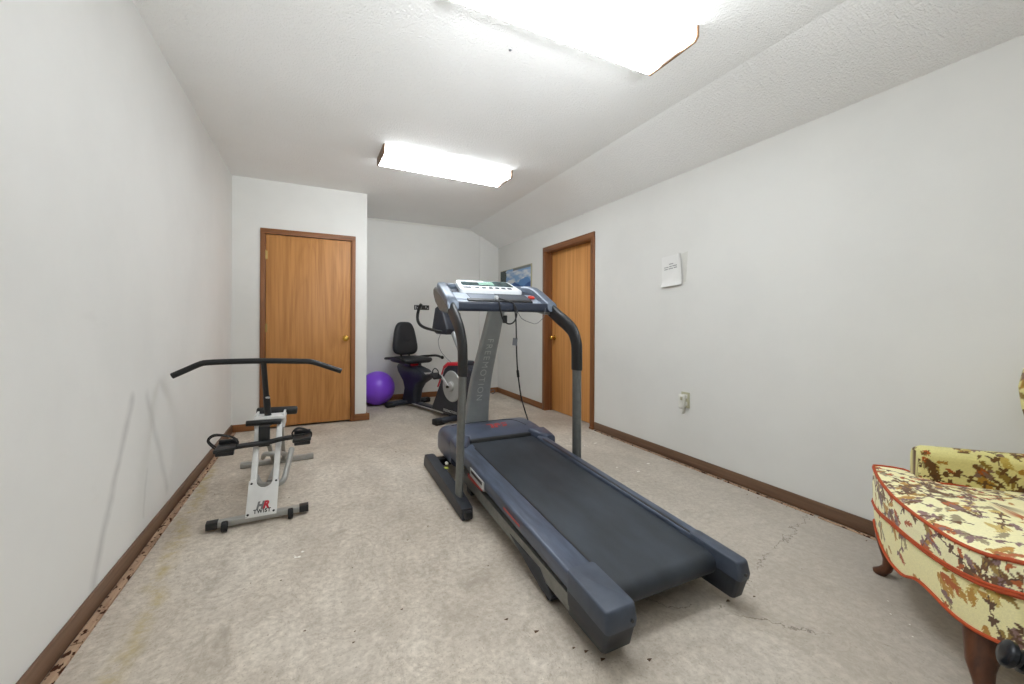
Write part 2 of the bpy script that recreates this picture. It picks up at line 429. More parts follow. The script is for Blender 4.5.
# closet behind the front wall gets a dark back so nothing leaks
# baseboards
def baseboard(name, x0, x1, y0, y1, m, h=.083): struct(MB().bb(x0, x1, y0, y1, .004, h, .004).build(name, m))
baseboard('baseboard_left', XL, XL+.013, YB, YP, M['base_y'])
baseboard('baseboard_right', XR-.013, XR, YB, DY0-.062, M['base_y'])
baseboard('baseboard_right_far', XR-.013, XR, DY1+.062, YF-.03, M['base_f'])
baseboard('baseboard_front', XL+.013, -.522, YP-.013, YP, M['base_x'], .079)
baseboard('baseboard_front_right', .39, XP+.035, YP-.02, YP, M['base_x'], .079)
baseboard('baseboard_alcove', XP, XP+.013, YP, YF, M['base_f'], .079)
baseboard('baseboard_far', XP+.013, 2.325, YF-.013, YF, M['base_x'])
baseboard('baseboard_corner', 2.325, XR-.013, YF-.043, YF-.03, M['base_x'])
b = MB()
y = YB
while y < YP-.05:
    L = rnd.uniform(.7, 1.2); y2 = min(y+L, YP-.03); j = rnd.uniform(-.002, .002)
    b.bb(XL+.016+j, XL+.047+j, y, y2-.006, .0, .011, .002); y = y2
struct(b.build('trim_2', M['tack']))
b = MB(); y = YB
while y < DY0-.2:
    y2 = min(y+rnd.uniform(.5, 1.0), DY0-.08); j = rnd.uniform(-.003, .001)
    b.bb(XR-.034+j, XR-.016+j, y, y2-rnd.uniform(.004, .03), 0, .007, .002); y = y2
struct(b.build('trim_3', M['tack']))

# left door (closet)
d1 = bpy.data.objects.new('door_1', None); C.objects.link(d1); d1.location = (LX0, YP, 0); struct(d1)
d1['label'] = 'plain oak flush door on the front wall beside the alcove, brass knob on its right'; d1['_w'] = 1; FR['door_1'] = Matrix.Translation(d1.location)
MB().bb(LX0, LX1, YP+.004, YP+.04, .022, 2.036, .002).build('door_leaf', M['door'], d1)
b = MB()
for x0, x1 in ((LX0-.05, LX0-.004), (LX1+.004, LX1+.05)): b.bb(x0, x1, YP-.016, YP+.0005, 0, 2.095, .004)
b.bb(LX0-.012, LX0-.002, YP-.004, YP+.1, 0, 2.05); b.bb(LX1+.002, LX1+.012, YP-.004, YP+.1, 0, 2.05)
fr = b.build('door_frame', M['casing'], d1)
MB().bb(LX0-.05, LX1+.05, YP-.0165, YP+.0005, 2.04, 2.095, .004).build('head_casing', M['casing_x'], d1)
b = MB()
b.lathe([(.0, 0), (.031, .0), (.033, .004), (.026, .009), (.012, .014), (.011, .03), (.020, .036), (.027, .046), (.027, .056), (.020, .064), (0, .067)], (.297, YP+.004, .94), (0, -1, 0))
b.build('door_knob', M['brass'], d1)
for z in (1.82, 1.06, .25):
    MB().cyl((LX0-.002, YP-.004, z-.045), (LX0-.002, YP-.004, z+.045), .007, seg=10).bb(LX0-.002, LX0+.016, YP-.0005, YP+.004, z-.044, z+.044).build('hinge', M['hinge'], d1)

# right door (recessed)
d2 = bpy.data.objects.new('door_2', None); C.objects.link(d2); d2.location = (XR, DY0, 0); struct(d2)
d2['label'] = 'striped oak door set deep in the right wall behind the treadmill'; d2['_w'] = 1; FR['door_2'] = Matrix.Translation(d2.location)
MB().bb(XR+.085, XR+.12, DY0+.012, DY1-.012, .012, DH-.01, .002).build('door_leaf', M['door2'], d2)
b = MB()
b.bb(XR-.016, XR+.0005, DY0-.055, DY0+.008, 0, 2.1, .004); b.bb(XR-.016, XR+.0005, DY1-.008, DY1+.055, 0, 2.1, .004)
b.bb(XR-.01, XR+.13, DY0-.004, DY0+.014, 0, DH, .002); b.bb(XR-.01, XR+.13, DY1-.014, DY1+.004, 0, DH, .002)
b.bb(XR+.06, XR+.084, DY1-.028, DY1-.012, 0, DH, .002); b.bb(XR+.06, XR+.084, DY0+.012, DY0+.024, 0, DH, .002)
b.bb(XR-.034, XR+.0, DY0-.062, DY0-.002, 0, .022, .003)
b.build('door_frame', M['casing'], d2)
MB().bb(XR-.0165, XR+.0005, DY0-.055, DY1+.055, DH-.008, 2.1, .004).bb(XR-.01, XR+.13, DY0, DY1, DH-.014, DH+.004, .002).build('head_casing', M['casing_y'], d2)
b = MB()
b.lathe([(.0, 0), (.031, .0), (.033, .004), (.026, .009), (.012, .014), (.011, .03), (.020, .036), (.027, .046), (.027, .056), (.020, .064), (0, .067)], (XR+.085, 4.30, .94), (-1, 0, 0))
b.build('door_knob', M['brass'], d2)

# ------------------------------------------------------------------ ceiling lights
def ceiling_light(cx, cy, rz, label):
    t = thing('ceiling_light', label, 'ceiling light', (cx, cy, ZC), rz, 'fluorescent wraparound ceiling lights')
    L = .595
    MB().bb(-L, L, -.15, .15, -.022, -.0005, .003).build('housing', M['lampbase'], t)
    prof = [(-.163, -.004), (-.165, -.05), (-.158, -.064), (-.145, -.07), (0, -.072), (.145, -.07), (.158, -.064), (.165, -.05), (.163, -.004)]
    prof += [(y*.97, z*.93) for y, z in reversed(prof)]
    MB().prism([(-L+.012, y, z) for y, z in prof], (2*L-.024, 0, 0)).build('lens', M['glow'], t, 60)
    for s in (-1, 1):
        o = [(-.169, -.001), (-.169, -.054), (-.150, -.075), (.150, -.075), (.169, -.054), (.169, -.001)]
        MB().prism([(s*L-.006, y, z) for y, z in o], (.012, 0, 0), .0015).build('end_cap', M['lampend'], t)
    return t
ceiling_light(1.09, 1.52, 0, 'long fluorescent ceiling light nearest the camera, with wood end caps')
ceiling_light(1.085, 3.585, math.radians(1.4), 'long fluorescent ceiling light farther back, above the exercise gear')

# ------------------------------------------------------------------ treadmill
CX = 1.2
tm = thing('treadmill', 'large charcoal treadmill with silver column and worn black belt', 'treadmill', (CX, 2.1, 0), 0, None, True)
RZ = lambda y: .195+.048*(y-1.03)            # rail top height along the deck
def rail(s):
    x0, x1 = (.825, .95) if s < 0 else (1.458, 1.522)
    xo, xi = (x0, x1) if s < 0 else (x1, x0)
    rings = []
    for y in (1.22, 1.6, 2.0, 2.4, 2.62):
        z = RZ(y)
        rings.append([(p, y, q) for p, q in rrect((x0+x1)/2, z-.035, (x1-x0)/2, .035, .012, 3)])
    MB().loft(rings).build('side_rail', M['tm_rail'], tm)
    # moulded end cap: top cover and a tapering lower body
    def ring(z, y0, inset):
        a, c = x0+inset, x1-inset*.3
        if s > 0: a, c = x0+inset*.3, x1-inset
        return [(px, py, z) for px, py in rrect((a+c)/2, (y0+1.24)/2, (c-a)/2, (1.24-y0)/2, .014, 4)]
    def tilt(rg, dz0): return [(px, py, z+.048*(py-1.03)) for px, py, z in rg]
    cap = MB().loft([tilt(ring(.128, 1.000, -.001), 0), tilt(ring(.150, .996, -.002), 0), tilt(ring(.190, 1.006, .000), 0), tilt(ring(.196, 1.009, .003), 0), tilt(ring(.198, 1.014, .008), 0)]).build('end_cap', M['tm'], tm, 50)
    MB().loft([ring(.046, 1.030, .008), ring(.050, 1.026, .004), ring(.10, 1.012, .001), tilt(ring(.1265, 1.004, .000), 0)]).build('end_cap_base', M['tm_side'], cap, 50)
    MB().cyl((xi+s*.028, 1.004, .152), (xi+s*.028, .992, .152), .006, seg=10).build('screw', M['dark'], cap)
    # grooved inset line of the foot rail
    xg = xi+s*.012
    MB().loft([[(xg-.005, y, RZ(y)-.004), (xg+.005, y, RZ(y)-.004), (xg+.005, y, RZ(y)+.0016), (xg-.005, y, RZ(y)+.0016)] for y in (1.2, 1.5, 2.0, 2.55)]).build('rail_seam', M['dark'], tm)
for s in (-1, 1): rail(s)
# belt with its rear roller
prof = []
for k in range(9):
    a = -PI/2-PI*k/8
    prof.append((1.145+.045*math.cos(a), .135+.045*math.sin(a)))
prof = prof + [(2.0, RZ(2.0)-.020), (2.78, RZ(2.78)-.020), (2.78, .13), (2.0, .11)]
MB().prism([(.94, y, z) for y, z in prof], (.52, 0, 0)).build('running_belt', M['belt'], tm, 50)
MB().bb(.95, 1.45, 1.2, 2.9, .075, .10, .004).build('deck_underside', M['dark'], tm)
# steel frame rails under the deck
for x in (.845, 1.555):
    MB().loft([[(x-.018, y, z-.03), (x+.018, y, z-.03), (x+.018, y, z+.03), (x-.018, y, z+.03)] for y, z in ((1.22, .092), (2.5, .122))]).build('frame_rail', M['bar'], tm)
MB().bb(.83, 1.57, 2.32, 2.40, .05, .11, .004).build('cross_member', M['dark'], tm)
MB().bb(.83, 1.57, 1.44, 1.50, .05, .085, .004).build('cross_member', M['dark'], tm)
for s in (-1, 1):
    x = CX+s*.352
    sf = MB().prism([(x-.025, 1.74, .10), (x-.025, 1.44, .10), (x-.025, 1.345, .035), (x-.025, 1.35, .018), (x-.025, 1.42, .018), (x-.025, 1.52, .045)], (.05, 0, 0), .004).build('support_foot', M['tm_side'], tm)
    MB().lathe([(.012, -.018), (.033, -.017), (.036, -.010), (.036, .010), (.033, .017), (.012, .018)], (x, 1.385, .036), (1, 0, 0), 20).build('caster', M['rubber'], sf)
# motor hood
def hood_ring(y, hw, zt, zb=.085, r=.07):
    return [(CX+p, y, q) for p, q in rrect(0, (zt+zb)/2, hw, (zt-zb)/2, r, 5)]
rings = [hood_ring(2.70, .386, .272, .1, .05), hood_ring(2.74, .388, .296, .1, .055), hood_ring(2.82, .388, .316), hood_ring(2.93, .388, .322), hood_ring(3.03, .386, .318), hood_ring(3.09, .38, .300), hood_ring(3.125, .365, .27, .09), hood_ring(3.14, .34, .22, .1)]
hood = MB().loft(rings)
for s in (-1, 1):                     # shoulders that run down over the foot rails
    rr = []
    for y, zt, wi in ((2.57, .277, .075), (2.59, .285, .09), (2.63, .292, .11), (2.72, .305, .15)):
        xo = CX+s*.386; xi = xo-s*wi
        rr.append([(p, y, q) for p, q in rrect((xo+xi)/2, (zt+.16)/2, wi/2, (zt-.16)/2, .02, 3)])
    hood.loft(rr)
hd = hood.build('motor_hood', M['hood'], tm, 45)
MB().loft([[(CX+px*.25, y, z+.0015) for px in (-1, 1)]+[(CX+px*.25, y, z-.006) for px in (1, -1)] for y, z in ((2.694, .256), (2.696, .266), (2.700, .274), (2.712, .280))]).build('hood_lip', M['dark'], hd)
MB().tube([(CX-.30, 2.985, .3225), (CX-.15, 3.0, .3225), (CX+.12, 3.0, .3225), (CX+.2, 2.98, .3225), (CX+.235, 2.9, .322), (CX+.255, 2.8, .316)], .0022, 6, smooth=4).build('hood_seam', M['dark'], hd)
# red emblem on the hood: slanted strokes
b = MB()
def stroke(pts):
    for k in range(1): b.loft([[(CX+.03+x, 2.87+y*1.9, .3155+.004*min(1, (y+.03)/.05)+.0018*h) for x, y in pts] for h in (0, 1)])
stroke([(-.065, -.03), (-.038, -.03), (-.018, .03), (-.07, .03), (-.074, .012), (-.04, .012)])
stroke([(-.028, -.03), (-.006, -.03), (.010, .010), (.028, -.014), (.040, .03), (.022, .03), (.02, .018), (.008, .03), (-.006, .03)])
stroke([(.036, -.028), (.075, -.02), (.092, .002), (.05, -.002)])
stroke([(.05, .010), (.094, .014), (.11, .03), (.056, .024)])
b.build('emblem', M['redlogo'], hd)
# long floor feet with uprights and curved handrails
for s in (-1, 1):
    x = CX-.453 if s < 0 else CX+.43
    ft = MB().prism([(x-.034, 2.14, .0), (x-.034, 2.14, .066), (x-.034, 2.30, .083), (x-.034, 2.90, .10), (x-.034, 3.03, .106), (x-.034, 3.075, .095), (x-.034, 3.105, .045), (x-.034, 3.11, .0)], (.068, 0, 0), .007, 3).build('base_foot', M['tm_side'], tm)
    MB().bb(x-.02, x+.02, 2.112, 2.142, .012, .055, .004).build('foot_plug', M['dark'], ft)
    xb, xt = (CX-.452, CX-.426) if s < 0 else (CX+.402, CX+.412)
    up = [(xb, 2.305, .05), ((xb+xt)/2, 2.315, .45), (xt, 2.325, .81)]
    MB().tube(up, .021, 20, flat=2.2, up=(0, 1, 0)).build('upright', M['steel'], tm)
    xe = CX+s*.400
    g = [(xt, 2.325, .795), (xt, 2.326, .92), (xt, 2.336, .99), (xt, 2.378, 1.065), (xt*.7+xe*.3, 2.46, 1.12), (xt*.4+xe*.6, 2.54, 1.160), (xe, 2.67, 1.228)]
    MB().tube(g, .027, 20, flat=2.0, smooth=5, up=(0, 1, 0)).build('hand_grip', M['foam'], tm)
MB().bb(CX-.41, CX+.41, 2.95, 3.02, .03, .085, .006).build('base_crossbar', M['dark'], tm)
# front column: leans back toward the runner as it rises
def col_y(z):
    K = [(.2, 3.20), (.35, 3.19), (.5, 3.145), (.65, 3.095), (.85, 2.98), (1.02, 2.88), (1.3, 2.72)]
    for (a, p), (c, q) in zip(K, K[1:]):
        if z <= c: return p+(q-p)*max(0, (z-a))/(c-a)
    return K[-1][1]
def col_ys(z): return sum(col_y(z+k*.02) for k in range(-4, 5))/9
def col_w(z): return .106-.045*min(1, max(0, (z-.25)/1.0))
rings = []
for k in range(25):
    z = .2+1.06*k/24
    yc = col_ys(z); hw = col_w(z)
    rings.append([(CX-.018+p, yc+q, z) for p, q in rrect(0, 0, hw, .036, .022, 4)])
cl = MB().loft(rings).build('column', M['colm'], tm, 50)
def on_col(v):                        # text runs down the column, letter tops to the right
    z = .735-v.x; return (CX-.026+v.y, col_ys(z)-.037-v.z*.6, z)
text_bm('FREEMOTION', .074, .0015, on_col, 1.24, -.001).build('lettering', M['silverprint'], cl)
MB().tube([(CX+.07, 3.09, .55), (CX+.092, 3.08, .562), (CX+.104, 3.08, .545), (CX+.09, 3.08, .528), (CX+.07, 3.09, .535)], .003, 8, smooth=3).build('cord_hook', M['cord_g'], cl)
# console
XC = CX-.008
con = MB()
rings = []
for y, z, hh, in_ in ((2.615, 1.245, .035, 0), (2.70, 1.285, .038, 0), (2.80, 1.335, .040, 0), (2.90, 1.378, .040, .0), (2.975, 1.398, .036, .02), (3.02, 1.40, .03, .06)):
    rings.append((y, z, hh, in_))
for s in (-1, 1):
    rr = []
    for y, z, hh, in_ in rings:
        xc = XC+s*(.392-in_)
        rr.append([(p, y+.012*(q-z)/.04, q) for p, q in rrect(xc, z, .04, hh, .022, 4)])
    con.loft(rr)
con.tube([(XC-.36, 3.015, 1.40), (XC-.3, 3.035, 1.402), (XC+.3, 3.035, 1.402), (XC+.36, 3.015, 1.40)], .032, 14)
ca = con.build('console_frame', M['con'], tm, 50)
MB().loft([[(x, y, z) for y, z in rrect(2.652, 1.238, .034, .034, .02, 4)] for x in (XC-.385, XC+.385)]).build('front_bar', M['con_d'], tm, 50)
# rounded lower skirt of the arms
for s in (-1, 1):
    rr = []
    for y, z, h in ((2.64, 1.225, .03), (2.75, 1.262, .055), (2.86, 1.30, .07), (2.97, 1.345, .06), (3.02, 1.37, .04)):
        rr.append([(p, y, q) for p, q in rrect(XC+s*.400, z-h*.3, .030, h, .025, 4)])
    MB().loft(rr).build('console_skirt', M['steel'], ca, 50)
# tray between the arms, sloping up to the display
def tray(u, v, h=0):                  # u across, v up the slope
    return (XC+u, 2.672+.27*v-.09*h, 1.262+.105*v+h)
tr = MB().loft([[tray(-.365, v), tray(.365, v), tray(.365, v, -.02), tray(-.365, v, -.02)] for v in (0, 1)]).build('console_tray', M['con_s'], tm)
MB().loft([[tray(-.21, v, .001), tray(.29, v, .001), tray(.29, v, .004), tray(-.21, v, .004)] for v in (.32, .84)]).build('book_ledge', M['con'], tr)
MB().loft([[tray(.02, v, .004), tray(.285, v, .004), tray(.285, v, .0062), tray(.02, v, .0062)] for v in (.34, .82)]).build('speaker_grille', M['grille'], tr)
MB().loft([[tray(-.25, v, .0), tray(.27, v, .0), tray(.27, v, .012), tray(-.25, v, .012)] for v in (.13, .27)]).build('ledge_lip', M['dark'], tr)
MB().loft([[tray(-.35, v, .001), tray(-.23, v, .001), tray(-.23, v, .005), tray(-.35, v, .005)] for v in (.28, .78)]).build('cup_tray', M['con_s'], tr)
MB().loft([[tray(-.36, v, -.005), tray(.36, v, -.005), tray(.36, v, .003), tray(-.36, v, .003)] for v in (.88, 1.16)]).build('tray_back', M['con_d'], tr)
p = tray(.312, .52, .006)
MB().lathe([(.028, 0), (.028, .010), (.022, .014), (0, .015)], p, (0, -.36, .93)).build('stop_button', M['red'], tr)
# display panel
def pan(u, v, h=0):
    if u > 0: u -= u*.30*max(0, v)
    return (XC+.012+u, 2.895+.125*v-.05*h, 1.366+.082*v+h*.9)
def slab(u0, u1, v0, v1, h0, h1, r, name, m, par, k=.55):
    cu, cv = (u0+u1)/2, (v0+v1)/2; hw, hv = (u1-u0)/2, (v1-v0)/2
    o = rrect(0, 0, hw, hv*.153, r, 4)
    f = lambda a, c, h: pan(cu+a, cv+c/.153, h)
    return MB().loft([[f(a, c, h0) for a, c in o], [f(a, c, h1-.003) for a, c in o], [f(a*.99, c*.95, h1) for a, c in o]]).build(name, m, par, 40)
dp = slab(-.268, .262, -.08, 1.02, -.025, .018, .03, 'display_panel', M['panel'], tm)
slab(-.24, .24, .38, .97, .017, .0195, .015, 'screen', M['lcd'], dp)
slab(-.09, .05, .5, .88, .0195, .0202, .005, 'lit_readout', plain('pale_green_readout', (150, 190, 172), .2, var=.2, nscale=60), dp)
for k in range(6): slab(-.14+.058*k, -.105+.058*k, .13, .27, .017, .0215, .006, 'button', M['con_d'], dp)
slab(-.235, -.17, .12, .28, .017, .0215, .006, 'button', M['con_d'], dp)
# safety cord in grey, side badge, labels
MB().tube([(1.27, 2.618, 1.25), (1.31, 2.60, 1.16), (1.39, 2.60, 1.125), (1.44, 2.60, 1.12), (1.50, 2.60, 1.17), (1.525, 2.62, 1.24)], .0022, 6, smooth=5).build('safety_cord', M['cord_g'], tm)
MB().bb(CX+.035, CX+.065, 2.745, 2.775, 1.12, 1.18, .006).build('cord_clip', M['dark'], tm)
b = MB(); xx = .8165
zz = lambda y: RZ(y)-.034
b.prism([(xx, 2.07, zz(2.07)-.036), (xx, 2.30, zz(2.30)-.036), (xx, 2.30, zz(2.3)+.014), (xx, 2.07, zz(2.07)+.014)], (.006, 0, 0), .001)
bd = b.build('side_badge', M['sticker'], tm)
MB().prism([(xx-.001, 2.095, zz(2.1)-.012), (xx-.001, 2.28, zz(2.28)-.012), (xx-.001, 2.28, zz(2.28)+.006), (xx-.001, 2.095, zz(2.1)+.006)], (.002, 0, 0)).build('badge_slot', M['stickd'], bd)
MB().prism([(xx-.0005, 2.12, zz(2.1)-.046), (xx-.0005, 2.34, zz(2.34)-.062), (xx-.0005, 2.34, zz(2.34)-.037), (xx-.0005, 2.08, zz(2.08)-.037)], (.003, 0, 0)).build('warning_strip', M['redlogo'], bd)
MB().bb(.775, .80, 2.71, 2.745, .0935, .0975).build('yellow_tag', M['yell'], tm)
MB().ell((.806, 2.78, .108), (.013, .022, .012), 12).build('white_tag', M['tape'], tm)
# thin scratched lettering strip on the rail side
MB().prism([(.8185, 1.62, RZ(1.62)-.036), (.8185, 1.80, RZ(1.80)-.036), (.8185, 1.80, RZ(1.8)-.028), (.8185, 1.62, RZ(1.62)-.028)], (.002, 0, 0)).build('rail_marking', M['redlogo'], tm)

# cord draped from the console
t_cord = t = thing('audio_cord', 'black cord looped over the treadmill console and hanging to its hood', 'cord', (1.29, 2.66, 1.275), 0, None, True)
b = MB()
b.tube([(1.135, 2.66, 1.298), (1.17, 2.66, 1.297), (1.215, 2.64, 1.283), (1.255, 2.612, 1.262), (1.275, 2.600, 1.20), (1.255, 2.598, 1.135), (1.21, 2.598, 1.115), (1.165, 2.598, 1.145), (1.145, 2.600, 1.21), (1.138, 2.61, 1.27), (1.15, 2.65, 1.287)], .0055, 8, smooth=6)
b.tube([(1.255, 2.612, 1.262), (1.265, 2.600, 1.17), (1.272, 2.602, 1.05), (1.29, 2.63, .88), (1.325, 2.68, .74), (1.39, 2.75, .54), (1.515, 2.88, .330)], .0055, 8, smooth=6)
cd = b.build('cord', M['cord'], t)
MB().cyl((1.318, 2.672, .765), (1.332, 2.688, .715), .010, seg=10).build('cord_joint', M['cord'], t)
MB().box((1.262, 2.604, .985), (.036, .003, .055), ('Y', .12)).build('cord_tag', M['cord_g'], t)
MB().lathe([(.012, 0), (.016, .004), (.016, .02), (.008, .03)], (1.135, 2.66, 1.292), (.2, 0, 1), 12).build('cord_plug', M['sticker'], t)

# ------------------------------------------------------------------ twist stepper
ts = thing('twist_stepper', 'small white twist stepper with black pedals and wide black handlebar', 'exercise machine', (-.27, 3.0, 0), 0, None, True)
def sqtube(p0, p1, a, c, up=(0, 0, 1)):
    p0, p1 = Vector(p0), Vector(p1); t_ = (p1-p0).normalized(); u = Vector(up); u = (u-t_*u.dot(t_)).normalized(); v = t_.cross(u)
    o = rrect(0, 0, a/2, c/2, .005, 2)
    return [[p+v*x+u*y for x, y in o] for p in (p0, p1)]
fb = MB().loft(sqtube((-.49, 2.610, .032), (-.065, 2.630, .032), .045, .032)).build('front_base', M['tw_g'], ts)
for p0, p1 in (((-.522, 2.608, .032), (-.47, 2.611, .032)), ((-.085, 2.629, .032), (-.038, 2.631, .032))):
    MB().loft(sqtube(p0, p1, .051, .038)).build('end_cap', M['dark'], fb)
for x in (-.435, -.128):
    MB().lathe([(.012, -.014), (.026, -.013), (.028, -.006), (.028, .006), (.026, .013), (.012, .014)], (x, 2.572+(x+.435)*.06, .028), (1, .04, 0), 18).build('wheel', M['rubber'], fb)
rb = MB().loft(sqtube((-.49, 3.636, .022), (-.04, 3.656, .022), .05, .034)).build('rear_base', M['tw_g'], ts)
for p0, p1 in (((-.515, 3.635, .022), (-.47, 3.637, .022)), ((-.065, 3.655, .022), (-.018, 3.657, .022))):
    MB().loft(sqtube(p0, p1, .055, .038)).build('end_cap', M['tw_g'], rb)
# front plate with U cut-out
def fp(x, z, d=0): return (x, 2.588+(z-.03)*.50+d, z)
o = [fp(-.347, .040), fp(-.198, .040), fp(-.192, .212), fp(-.220, .218)]
for k in range(0, 9):
    a = PI*k/8; o.append(fp(-.264+.044*math.cos(a), .214-.042*math.sin(a)))
o += [fp(-.308, .218), fp(-.340, .212)]
pl = MB().prism(o, (0, .006, .0), .001).build('front_plate', M['tw_w'], ts)
for x, z in ((-.335, .055), (-.212, .057), (-.326, .200), (-.206, .200)): MB().lathe([(.006, -.002), (.006, .002), (.003, .004)], fp(x, z, -.001), (0, -1, .3), 10).build('bolt', M['dark'], pl)
pm = lambda cx, cz: (lambda v: fp(cx+v.x, cz+v.y, -.001-v.z))
text_bm('H', .045, .0005, pm(-.281, .090), 1, .003, .25).build('lettering', M['tw_gl'], pl)
text_bm('R', .045, .0005, pm(-.252, .090), 1, .003, .25).build('lettering', M['tw_r'], pl)
text_bm('TWIST', .0245, .0005, pm(-.268, .064), 1.2, .0009).build('lettering', M['tw_k'], pl)
# A-frame
for x0, x1 in ((-.322, -.318), (-.214, -.202)):
    MB().loft(sqtube((x0, 2.622, .05), (x1, 2.90, .515), .044, .03, (1, 0, 0))).build('front_leg', M['tw_w'], ts)
for x0, x1 in ((-.30, -.312), (-.225, -.205)):
    MB().loft(sqtube((x0, 3.63, .04), (x1, 2.96, .51), .03, .026, (1, 0, 0))).build('rear_leg', M['tw_g'], ts)
MB().tube([(-.335, 3.30, .16), (-.31, 3.16, .22), (-.27, 3.10, .235), (-.23, 3.16, .22), (-.19, 3.30, .16)], .016, 10, smooth=5).build('link_arm', M['tw_g'], ts)
MB().tube([(-.34, 2.99, .13), (-.31, 2.93, .10), (-.25, 2.915, .092), (-.19, 2.93, .10), (-.17, 3.02, .15), (-.15, 3.15, .24)], .018, 10, smooth=5).build('link_arm', M['tw_g'], ts)
MB().loft(sqtube((-.2625, 2.95, .10), (-.2625, 3.6, .03), .03, .03)).build('centre_beam', M['tw_g'], ts)
# head
MB().box((-.255, 2.925, .522), (.165, .15, .022), ('X', -.06), .004).build('top_plate', M['tw_w'], ts)
for x in (-.332, -.182): MB().bb(x-.006, x+.006, 2.86, 3.03, .46, .545, .002).build('side_plate', M['tw_w'], ts)
MB().cyl((-.378, 2.845, .508), (-.195, 2.845, .503), .017, bev=.004).build('front_roller', M['foam'], ts)
MB().cyl((-.345, 3.03, .538), (-.112, 3.03, .53), .027, bev=.01).build('rear_grip', M['foam'], ts)
MB().bb(-.306, -.248, 2.775, 2.80, .375, .500, .004).build('pedal_bracket', M['dark'], ts)
MB().tube([(-.46, 2.74, .400), (-.35, 2.755, .402), (-.262, 2.765, .402), (-.17, 2.755, .418), (-.06, 2.74, .424)], .015, 10, smooth=4).build('pedal_bar', M['dark'], ts)
for cx, cz in ((-.455, .408), (-.075, .420)):
    p_ = MB().box((cx, 2.735, cz), (.098, .16, .020), ('Y', -.05), .005).bb(cx-.04, cx+.045, 2.66, 2.69, cz-.03, cz-.005, .004).bb(cx-.045, cx+.045, 2.78, 2.80, cz, cz+.03, .004).build('pedal', M['dark'], ts)
    for k, yy in enumerate((2.71, 2.745)):
        h = (.085 if cx < -.3 else .066)-.014*k; lf = .03 if cx < -.3 else .0
        MB().tube([(cx-.048, yy, cz+.0), (cx-.052-lf, yy-.004, cz+h*.6), (cx-.022-lf, yy-.01, cz+h), (cx+.022, yy, cz+h*.75), (cx+.050, yy+.008, cz+h*.35), (cx+.049, yy, cz)], .0035, 8, flat=2.6, up=(0, 1, 0), smooth=5).build('strap', M['rubber'], p_)
# handlebar
ps = MB().tube([(-.268, 2.93, .47), (-.272, 2.905, .56), (-.276, 2.875, .66)], .019, 14).build('post_sleeve', M['dark'], ts)
MB().cyl((-.276, 2.86, .655), (-.258, 2.845, .655), .006, seg=10).build('lock_pin', M['bk_hub'], ps)
MB().tube([(-.274, 2.89, .60), (-.285, 2.802, .878)], .0155, 14).build('post', M['dark'], ts)
MB().tube([(-.716, 2.8, .818), (-.66, 2.8, .846), (-.60, 2.8, .876), (-.56, 2.8, .886), (-.45, 2.8, .888), (-.28, 2.8, .886), (-.10, 2.8, .877), (-.045, 2.8, .874), (.0, 2.8, .862), (.07, 2.8, .834), (.146, 2.8, .803)], .0165, 14, smooth=3).build('handlebar', M['foam'], ts)

# ------------------------------------------------------------------ recumbent bike  (local x forward, y to the rider's left)
bk = thing('recumbent_bike', 'black and red recumbent exercise bike in the alcove beside the purple ball', 'exercise bike', (1.115, 5.56, 0), math.atan2(-.958, .286))
def stab(x, hw, par):
    o = MB().tube([(x-.03, -hw, .035), (x, -hw*.5, .05), (x, hw*.5, .05), (x-.03, hw, .035)], .034, 12, smooth=3).build('stabilizer', M['bk'], par)
    for s in (-1, 1): MB().box((x-.035, s*(hw-.02), .034), (.095, .12, .066), None, .016, 3).build('foot_pad', M['rubber'], o)
stab(.10, .285, bk); stab(1.30, .30, bk)
MB().prism([(0, -.045, .03), (0, -.045, .075), (.8, -.045, .075), (1.34, -.045, .09), (1.34, -.045, .03)], (0, .09, 0), .01).build('main_beam', M['bk'], bk)
MB().prism([(.25, -.05, .045), (.25, -.05, .058), (1.0, -.05, .058), (1.0, -.05, .045)], (0, .1, 0)).build('beam_trim', M['bk_hub'], bk)
# seat column
rings = []
for z, x0, x1, hw in ((.06, -.03, .33, .06), (.14, .01, .34, .065), (.24, .05, .36, .07), (.33, .02, .44, .075), (.40, -.06, .58, .08), (.46, -.12, .62, .085), (.515, -.14, .50, .085), (.55, -.13, .30, .075)):
    rings.append([(a, c, z) for a, c in rrect((x0+x1)/2, 0, (x1-x0)/2, hw, .05, 4)])
sc_ = MB().loft(rings).build('seat_column', M['bk'], bk, 50)
MB().prism([(.22, -.05, .548), (.60, -.05, .47), (.60, -.05, .478), (.24, -.05, .56)], (0, .1, 0)).build('slide_rail', M['bk_hub'], sc_)
cg = MB().bb(.0, .26, -.09, .09, .54, .59, .01).build('seat_carriage', M['bk'], bk)
MB().bb(.24, .30, -.075, .02, .552, .578, .008).build('release_lever', M['bk_r'], cg)
b = MB(); rr = []
for z, k in ((.585, .86), (.60, .97), (.625, 1.0), (.648, .96), (.655, .82)):
    rr.append([(.14+a*k, c*k, z+.02*max(0, -a)) for a, c in rrect(0, 0, .235, .225, .09, 5)])
b.loft(rr).build('seat', M['bk_seat'], bk, 60)
